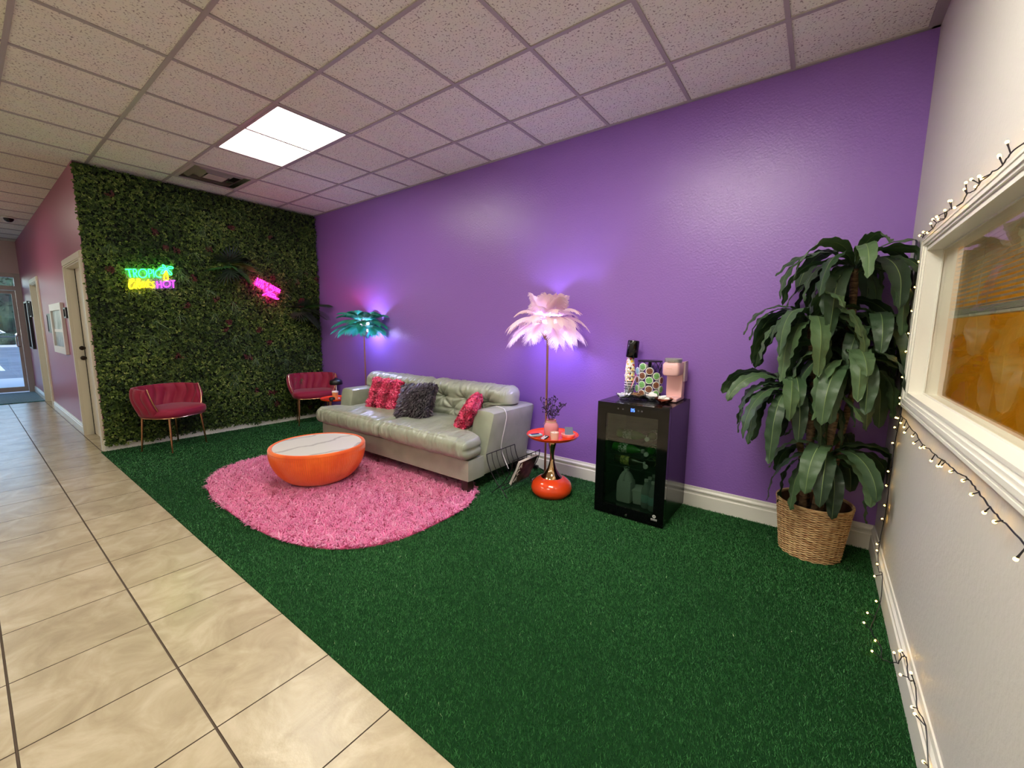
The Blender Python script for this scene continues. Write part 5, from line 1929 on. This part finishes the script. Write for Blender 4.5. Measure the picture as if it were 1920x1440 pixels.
# four glass bowls of sugar packets and creamers
m_cream = M('creamer_cup', (240, 238, 232), rough=0.45)
m_packet = M('sugar_packet', (236, 236, 238), rough=0.6)
m_packet_b = M('brown_sugar_packet', (150, 108, 72), rough=0.6)
m_amber = M('amber_glass', (196, 110, 84), rough=0.06, trans=0.85, ior=1.25)
def bowl(x, y, label, gm):
    t = thing('glass_bowl', label, 'bowl', (x, y, ZF))
    B().lathe([(0.001, 0.003), (0.025, 0.0), (0.032, 0.006), (0.052, 0.024), (0.062, 0.036), (0.060, 0.037), (0.050, 0.027), (0.030, 0.009), (0.001, 0.007)], 40,
              wob=lambda a, z: 1 + 0.06 * math.sin(8 * a) * min(1, z / 0.03)).build('bowl', gm, t)
rb = random.Random(3)
def heap(x, y, n_, kind, mats, name, label, cat, grp):
    for k in range(n_):
        a = 2 * PI * k / max(1, n_ - 1) + rb.uniform(-.3, .3)
        r_ = 0.0 if k == 0 else rb.uniform(0.022, 0.033)
        zz = 0.038 if k == 0 else rb.uniform(0.024, 0.032)
        b = B()
        if kind == 'cup':
            b.lathe([(0.001, -0.011), (0.0125, -0.011), (0.0165, 0.009), (0.0195, 0.010), (0.0195, 0.012), (0.001, 0.0125)], 18)
        elif kind == 'packet':
            b.soft((0, 0, 0), (0.05, 0.034, 0.007), 0.003, (4, 3, 2), lambda p, w, n: (w.x, w.y, w.z + 0.003 * math.sin(p[0] * 3)))
        o = b.build(name, mats[k % len(mats)])
        o.location = (x + r_ * math.cos(a), y + r_ * math.sin(a), ZF + zz)
        o.rotation_euler = (rb.uniform(-.7, .7), rb.uniform(-.7, .7), rb.uniform(0, 6.28))
        tag(o, label, cat, grp)
bowl(-1.488, -0.335, 'clear glass bowl of white sugar packets at the left end of the fridge top', m_glass)
bowl(-1.405, -0.285, 'second glass bowl from the left on the fridge, with brown sugar packets', m_glass)
bowl(-1.305, -0.270, 'clear glass bowl heaped with white creamer cups before the carousel', m_glass)
bowl(-1.195, -0.345, 'amber glass bowl of creamer cups in front of the coffee maker', m_amber)
heap(-1.488, -0.335, 7, 'packet', [m_packet], 'sugar_packet', 'white sugar packet in the leftmost glass bowl', 'sugar packet', 'sugar packets in the leftmost bowl')
heap(-1.405, -0.285, 7, 'packet', [m_packet_b], 'sugar_packet', 'brown sugar packet in the second glass bowl', 'sugar packet', 'brown sugar packets in the second bowl')
heap(-1.305, -0.270, 9, 'cup', [m_cream], 'creamer_cup', 'white creamer cup heaped in the clear bowl before the carousel', 'creamer cup', 'creamer cups in the clear bowl')
heap(-1.195, -0.345, 8, 'cup', [m_cream], 'creamer_cup', 'creamer cup in the amber bowl by the coffee maker', 'creamer cup', 'creamer cups in the amber bowl')
# ------------------------------------------------------------------ potted dracaena in a wicker basket
m_wick = M('wicker', (196, 160, 112), rough=0.65)
add_mottle(m_wick, (164, 120, 76), (218, 186, 138), 26, 0.35, 0.65, stretch=(1, 1, 3))
m_wick_dark = M('dark_brown_lining', (92, 62, 40), rough=0.8)  # even dark brown for the lining inside the weave
PX, PY = -0.292, -0.262
t = thing('potted_plant', 'large potted dracaena in a round wicker basket in the corner', 'plant', (PX, PY, 0))
b = B()
NW, HB = 34, 0.325
rows = 46
def bask_r(z):
    return 0.152 + 0.036 * (z / HB)
# woven strands: every row snakes in and out of the uprights
for i in range(rows):
    z = 0.006 + HB * i / rows
    ph = PI * (i % 2)
    pts = []
    for k in range(NW * 4):
        a = 2 * PI * k / (NW * 4)
        r_ = bask_r(z) + 0.0042 * math.sin(NW / 2 * a * 1.0 + ph)
        pts.append((r_ * math.cos(a), r_ * math.sin(a), z + 0.0012 * math.sin(3 * a + i)))
    b.tube(pts, 0.0040, 5, closed=True)
for z in (HB + 0.002, HB + 0.008):
    b.tube([((bask_r(HB) + 0.002) * math.cos(2 * PI * k / 80), (bask_r(HB) + 0.002) * math.sin(2 * PI * k / 80), z) for k in range(80)], 0.0065, 7, closed=True)
b.build('basket_weave', m_wick, t)
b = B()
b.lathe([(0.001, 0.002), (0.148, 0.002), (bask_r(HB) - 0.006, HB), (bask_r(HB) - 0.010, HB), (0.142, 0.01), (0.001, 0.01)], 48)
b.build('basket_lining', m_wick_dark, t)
b = B(); b.lathe([(0.001, 0.26), (0.17, 0.255), (0.001, 0.24)], 30)
b.build('soil', M('dark_moss', (40, 32, 24), rough=0.95), t)
m_cane = M('brown_cane', (104, 80, 58), rough=0.8)
add_mottle(m_cane, (66, 50, 38), (138, 110, 82), 30, stretch=(1, 1, 3)); add_bump(m_cane, 40, 0.5, 0.004)
def W(x, y, z):
    return (x - PX, y - PY, z)
R_ = {'top': W(-0.225, -0.27, 1.70), 'left': W(-0.40, -0.33, 1.40), 'right': W(-0.215, -0.36, 1.175), 'low_left': W(-0.47, -0.36, 1.00), 'low': W(-0.255, -0.36, 0.64), 'back': W(-0.12, -0.19, 1.36)}
def cane(pts, r0, r1, bulb=True):
    pp = smooth_path(pts, 6)
    n_ = len(pp)
    b = B()
    b.tube(pp, [(r0 + (r1 - r0) * i / (n_ - 1)) * (1 + 0.10 * math.sin(i * 2.1)) for i in range(n_)], 10)
    b.build('cane', m_cane, t)
cane([(0.02, 0.0, 0.25), (0.03, 0.005, 0.7), (0.045, 0.0, 1.1), (0.075, 0.0, 1.4), R_['top']], 0.026, 0.018)
cane([(-0.04, 0.0, 0.25), (-0.05, -0.02, 0.7), (-0.07, -0.04, 1.1), R_['left']], 0.024, 0.017)
cane([(0.03, -0.03, 0.25), (0.035, -0.05, 0.6), (0.055, -0.075, 0.95), R_['right']], 0.022, 0.017)
cane([(-0.05, -0.03, 0.25), (-0.07, -0.05, 0.55), (-0.13, -0.08, 0.8), R_['low_left']], 0.022, 0.016)
cane([(0.0, -0.05, 0.25), (0.02, -0.08, 0.45), R_['low']], 0.02, 0.016)
cane([(0.06, 0.03, 0.25), (0.10, 0.05, 0.8), R_['back']], 0.02, 0.015)

m_leafp = M('dracaena_leaf', (40, 74, 50), rough=0.46, spec=0.4)
add_tone(m_leafp, [(0.0, (34, 52, 36)), (0.5, (54, 78, 52)), (1.0, (80, 104, 70))])
add_bump(m_leafp, 38, 0.35, 0.006, detail=3)
nt = m_leafp.node_tree
# pale midrib: mixed in by a stored value across the blade
am = nt.nodes.new('ShaderNodeAttribute'); am.attribute_name = 'rib'
mr_ = nt.nodes.new('ShaderNodeMix'); mr_.data_type = 'RGBA'
mr_.inputs['B'].default_value = lin((150, 172, 104))
src = P(m_leafp).inputs['Base Color'].links[0].from_socket
nt.links.new(am.outputs['Fac'], mr_.inputs['Factor']); nt.links.new(src, mr_.inputs['A']); nt.links.new(mr_.outputs['Result'], P(m_leafp).inputs['Base Color'])
translucent(m_leafp, (70, 120, 60), 0.08)
rl = random.Random(21)
BULK = {'v': [], 'f': [], 'rib': [], 'tone': []}
def leaf(base, az, el, L, wid, droop, twist, tone, bulk=False):
    """long arching blade with a raised midrib and cross ripples"""
    NL, NWd = 26, 11
    d = Vector((math.cos(az), math.sin(az), 0))
    side0 = Vector((-math.sin(az), math.cos(az), 0))
    pts, ang = [], el
    p = Vector(base)
    step = L / (NL - 1)
    for i in range(NL):
        pts.append(p.copy())
        t_ = i / (NL - 1)
        ang = el - droop * (t_ ** 0.85)
        ang = max(ang, -1.50)
        p = p + (d * math.cos(ang) + Vector((0, 0, math.sin(ang)))) * step
    verts, faces, rib, fold_ = [], [], [], 0.16
    for i in range(NL):
        t_ = i / (NL - 1)
        tg = (pts[min(i + 1, NL - 1)] - pts[max(i - 1, 0)]).normalized()
        tw_ = twist * t_
        sd = (side0 * math.cos(tw_) + tg.cross(side0) * math.sin(tw_)).normalized()
        nm = sd.cross(tg).normalized()
        w_ = wid * (0.10 + 0.90 * math.sin(PI * min(1.0, (t_ * 0.92 + 0.03))) ** 0.75) if t_ < 0.999 else 0.0
        if t_ < 0.22:
            w_ *= 0.25 + 0.75 * (t_ / 0.22) ** 1.3
        for j in range(NWd):
            s = -1 + 2 * j / (NWd - 1)
            s = math.copysign(abs(s) ** 1.9, s)
            c = pts[i] + sd * (s * w_ / 2) + nm * (abs(s) * w_ * fold_ - 0.12 * w_ * s * s)
            c += nm * (0.0060 * math.sin(t_ * 44 + abs(s) * 2.4 + tone * 9) * abs(s) + 0.004 * math.sin(t_ * 19 + tone * 20) * s)
            verts.append(c)
            rib.append(1.0 if j == NWd // 2 else (0.0))
    for i in range(NL - 1):
        for j in range(NWd - 1):
            a = i * NWd + j
            faces.append((a, a + 1, a + NWd + 1, a + NWd))
    b = B()
    vv = []
    for c in verts:
        wx, wy = c.x + PX, c.y + PY
        vv.append((min(wx, XR - 0.012) - PX, min(wy, -0.018) - PY, max(c.z, 0.05)))
    if bulk:
        o_ = len(BULK['v'])
        BULK['v'] += vv
        BULK['f'] += [tuple(i + o_ for i in f) for f in faces]
        BULK['rib'] += rib
        BULK['tone'] += [tone] * len(faces)
        return None
    b.add(vv, faces)
    o = b.build('leaf', m_leafp, t, ang=80)
    a = o.data.attributes.new('rib', 'FLOAT', 'POINT'); a.data.foreach_set('value', [0.75 * r for r in rib])
    a = o.data.attributes.new('tone', 'FLOAT', 'FACE'); a.data.foreach_set('value', [tone] * len(faces))
    return o
def rosette(key, n_, L, spread, a0, el0, droop=2.5, wid=0.082, skip=(), bulk=False):
    for k in range(n_):
        az = a0 + 2 * PI * k / n_ + rl.uniform(-.22, .22)
        if k in skip:
            continue
        tier = k % 3
        el = el0 - 0.32 * tier + rl.uniform(-.15, .15)
        c = R_[key]
        leaf((c[0] + 0.012 * math.cos(az), c[1] + 0.012 * math.sin(az), c[2] + 0.02 - 0.02 * tier), az, el,
             L * rl.uniform(0.85, 1.12), wid * rl.uniform(0.85, 1.12), droop + rl.uniform(-.7, .3), rl.uniform(-.9, .9), rl.random(), bulk)
rosette('top', 20, 0.54, 1, 0.2, 1.10, 3.0, 0.090)
rosette('left', 19, 0.50, 1, 0.5, 1.0, 3.0, 0.090)
rosette('right', 20, 0.48, 1, 0.1, 1.0, 3.0, 0.090)
rosette('low_left', 19, 0.48, 1, 0.9, 0.95, 2.9, 0.090)
rosette('low', 19, 0.46, 1, 0.35, 0.95, 2.7, 0.098)
rosette('back', 18, 0.46, 1, 0.7, 1.05, 3.0, 0.095, bulk=True)
for key in ('top', 'left', 'right', 'low_left'):
    rosette(key, 10, 0.42, 1, 1.3, 1.15, 2.6, 0.085, bulk=True)
b = B(); b.add(BULK['v'], BULK['f'])
o = b.build('inner_leaves', m_leafp, t, ang=80)
a = o.data.attributes.new('rib', 'FLOAT', 'POINT'); a.data.foreach_set('value', [0.75 * r for r in BULK['rib']])
a = o.data.attributes.new('tone', 'FLOAT', 'FACE'); a.data.foreach_set('value', BULK['tone'])
tag(o, kind='stuff')

# ------------------------------------------------------------------ warm fairy lights round the window and along the wall
m_fwire = M('dark_green_wire', (22, 22, 34), rough=0.5)
g_bulb = glow('warm_bulb', (255, 196, 92), 18.0)
t = thing('fairy_lights', 'string of warm fairy lights round the white window and down the right wall', 'string lights', (XR, -0.5, 1.0))
XW = XR - 0.012
def zc(z):
    return z
YT, ZTOP, ZBOT = WY1 + 0.100, WZ1 + 0.05 + 0.012, WZ0 - 0.062 - 0.012     # casing outline
rf = random.Random(9)
paths = []
# over the top of the casing
p1 = []
y = YT + 0.005
while y > -2.35:
    p1.append((XR - 0.016 - rf.uniform(0, 0.014), y, ZTOP + rf.uniform(-0.004, 0.016)))
    y -= rf.uniform(0.06, 0.11)
paths.append(p1)
# beside the casing, between it and the corner
p2 = [(XR - 0.014, YT + 0.006, ZTOP), (XR - 0.014, YT + 0.030, 1.70), (XR - 0.016, YT + 0.026, 1.58), (XR - 0.014, YT + 0.032, 1.47), (XR - 0.016, YT + 0.022, 1.36), (XR - 0.014, YT + 0.034, 1.25),
      (XR - 0.016, YT + 0.022, 1.14), (XR - 0.014, YT + 0.026, 1.03), (XR - 0.014, YT + 0.01, ZBOT + 0.01)]
paths.append(p2)
# swag below the casing
p3 = [(XR - 0.014, YT + 0.01, ZBOT + 0.01)]
y, k = YT - 0.03, 0
while y > -2.3:
    p3.append((XR - 0.014 - rf.uniform(0, 0.008), y, ZBOT - 0.015 - 0.035 * abs(math.sin((y - YT) * 2.6)) - rf.uniform(0, 0.012)))
    y -= rf.uniform(0.07, 0.13)
paths.append(p3)
# down the corner to the floor and along the baseboard
p4 = [(XR - 0.014, YT + 0.01, ZBOT + 0.01), (XR - 0.014, YT + 0.012, 0.93), (XR - 0.014, YT + 0.04, 0.85), (XR - 0.014, YT + 0.075, 0.76), (XR - 0.014, YT + 0.06, 0.66), (XR - 0.014, YT + 0.07, 0.56),
      (XR - 0.014, YT + 0.06, 0.45), (XR - 0.014, YT + 0.08, 0.34), (XR - 0.022, YT + 0.06, 0.24), (XR - 0.024, -0.47, 0.17), (XR - 0.026, -0.56, 0.13), (XR - 0.024, -0.66, 0.16), (XR - 0.028, -0.74, 0.06),
      (XR - 0.05, -0.82, 0.016), (XR - 0.075, -0.95, 0.016), (XR - 0.05, -1.05, 0.016), (XR - 0.055, -1.14, 0.018), (XR - 0.024, -1.22, 0.07), (XR - 0.022, -1.27, 0.13), (XR - 0.02, -1.33, 0.17), (XR - 0.022, -1.41, 0.15),
      (XR - 0.018, -1.48, 0.18), (XR - 0.022, -1.57, 0.16), (XR - 0.018, -1.66, 0.175), (XR - 0.022, -1.76, 0.13), (XR - 0.024, -1.88, 0.10), (XR - 0.022, -2.0, 0.14)]
paths.append(p4)
w_ = B()
bulbs = []
for pi, pth in enumerate(paths):
    sp = smooth_path(pth, 5)
    sp = [Vector((q.x + rf.uniform(-.0015, 0.0), q.y + rf.uniform(-.004, .004), q.z + rf.uniform(-.003, .003))) for q in sp]
    w_.tube(sp, 0.0019, 5)
    for i, q in enumerate(pth):
        if i == 0:
            continue
        n_ = 2 if (pi in (0,) and i % 2) else 1
        for k in range(n_):
            if pi == 0:
                dv = Vector((-0.2, rf.uniform(-.9, .9), rf.uniform(-.2, 1.0)))
            elif pi == 1:
                dv = Vector((-0.15, 1.0, rf.uniform(-.4, .3)))
            elif pi == 2:
                dv = Vector((-0.1, rf.uniform(0.0, 1.0), rf.uniform(-1.0, -0.1)))
            else:
                dv = Vector((-0.5 if q[2] < 0.05 else -0.15, rf.uniform(-0.2, 1.0), rf.uniform(-.5, .6)))
            dv.normalize()
            a_, e_ = Vector(q), Vector(q) + dv * rf.uniform(0.022, 0.034)
            e_.x = min(e_.x, XR - 0.009)
            e_.y = min(e_.y, -0.024)
            e_.z = max(e_.z, 0.018)
            w_.tube([a_, a_.lerp(e_, 0.7), e_], [0.0016, 0.0018, 0.0026], 5)
            bulbs.append(e_ + dv * 0.004)
w_.build('wire', m_fwire, t, world=True)
first = None
for e_ in bulbs[:100]:
    if first is None:
        first = B().ball((0, 0, 0), 0.0042, 8, 6).build('bulb', g_bulb, t)
        o = first
    else:
        o = first.copy(); COL.objects.link(o); o.parent = t
    o.location = Vector((min(e_.x, XR - 0.008), min(e_.y, -0.022), e_.z)) - Vector(t.location)

# ------------------------------------------------------------------ outside the entrance: pavement, car park, hedge, car
m_conc = M('pale_concrete', (176, 176, 180), rough=0.9)
m_asph = M('grey_asphalt', (92, 98, 110), rough=0.9)
add_mottle(m_asph, (82, 88, 100), (104, 110, 122), 0.8)
struct(B().box(-17.2, XF - 0.14, -14, 6, -0.22, -0.03).build('pavement', m_conc, smooth=False))
struct(B().box(-70, -17.2, -40, 30, -0.3, -0.12).build('asphalt_ground', m_asph, smooth=False))
b = B()
b.box(-44.6, -44.2, -40, 30, -0.12, 0.02)
struct(b.build('kerb_line', m_conc, smooth=False))
for y in (-5.4, -2.6, 0.2):
    o = B().box(-27.0, -21.5, y, y + 0.1, -0.12, -0.117).build('painted_line', m_trim, smooth=False)
    o.name = 'trim_1' if y < -5 else ('trim_2' if y < 0 else 'trim_3')
    struct(o)
m_hedge = M('dark_hedge_leaf', (38, 54, 44), rough=0.7)
add_mottle(m_hedge, (20, 32, 28), (70, 92, 70), 1.2, 0.35, 0.7)
def blob_tree(name, label, x, y, h, r, trunk=True, sx=1.0):
    t = thing(name, label, 'tree' if trunk else 'shrub', (x, y, -0.12))
    b = B()
    rr = random.Random(int(abs(x * 7 + y * 13)))
    V, F = [], []
    for k in range(2200):
        u, v = rr.uniform(-1, 1), rr.uniform(0, 2 * PI)
        s_ = math.sqrt(1 - u * u) * rr.uniform(0.75, 1.0)
        c = Vector((r * sx * s_ * math.cos(v), r * s_ * math.sin(v), h * 0.55 + h * 0.44 * u))
        e1 = Vector((rr.uniform(-1, 1), rr.uniform(-1, 1), rr.uniform(-1, 1))).normalized()
        e2 = e1.orthogonal().normalized()
        q = r * 0.065
        b.add([c + e1 * q, c + e2 * q * .6, c - e1 * q, c - e2 * q * .6], [(0, 1, 2, 3)])
    b.ball((0, 0, h * 0.5), 1.0, 14, 9, (r * sx * 0.92, r * 0.92, h * 0.5))
    o = b.build('foliage', m_hedge, t, smooth=False)
    tag(o, kind='stuff')
    B().tube([(0, 0, 0), (0, 0, h * 0.6)], r * 0.08, 8).build('trunk', m_cane, t)
    return t
for i, y in enumerate((-9.0, -5.2, -1.4, 2.4)):
    blob_tree('tree', ['dark tree beyond the car park, furthest left through the door', 'dark tree beyond the car park behind the pale car bonnet', 'dark tree beyond the car park behind the pale car roof', 'dark tree beyond the car park behind the door stile'][i], -60 - (i % 2) * 2, y, 7.5 + 0.5 * (i % 3), 2.6)
blob_tree('shrub', 'small shrub on the kerb beyond the car park', -45.5, -1.35, 0.95, 0.55, False)
m_carp = M('pale_car_paint', (206, 212, 222), rough=0.2, coat=0.5)
m_carg = M('dark_car_glass', (40, 52, 70), rough=0.1)
t = thing('car', 'pale car passing beyond the car park outside the door', 'car', (-52, -2.4, -0.12), PI / 2)
b = B()
side = [(-2.2, 0.28), (2.2, 0.28), (2.25, 0.62), (1.35, 0.86), (0.75, 1.34), (-0.95, 1.38), (-1.75, 0.92), (-2.22, 0.86)]
b.prism(side[::-1], 'y', -0.85, 0.85)
b.build('body', m_carp, t, smooth=False)
b = B()
b.prism([(1.15, 0.90), (0.70, 1.27), (-0.90, 1.30), (-1.5, 0.92)], 'y', -0.87, 0.87)
b.build('side_windows', m_carg, t, smooth=False)
for x in (-1.35, 1.4):
    for y in (-0.80, 0.80):
        B().tube([(x, y - 0.1, 0.32), (x, y + 0.1, 0.32)], 0.32, 20).build('wheel', m_dark, t)
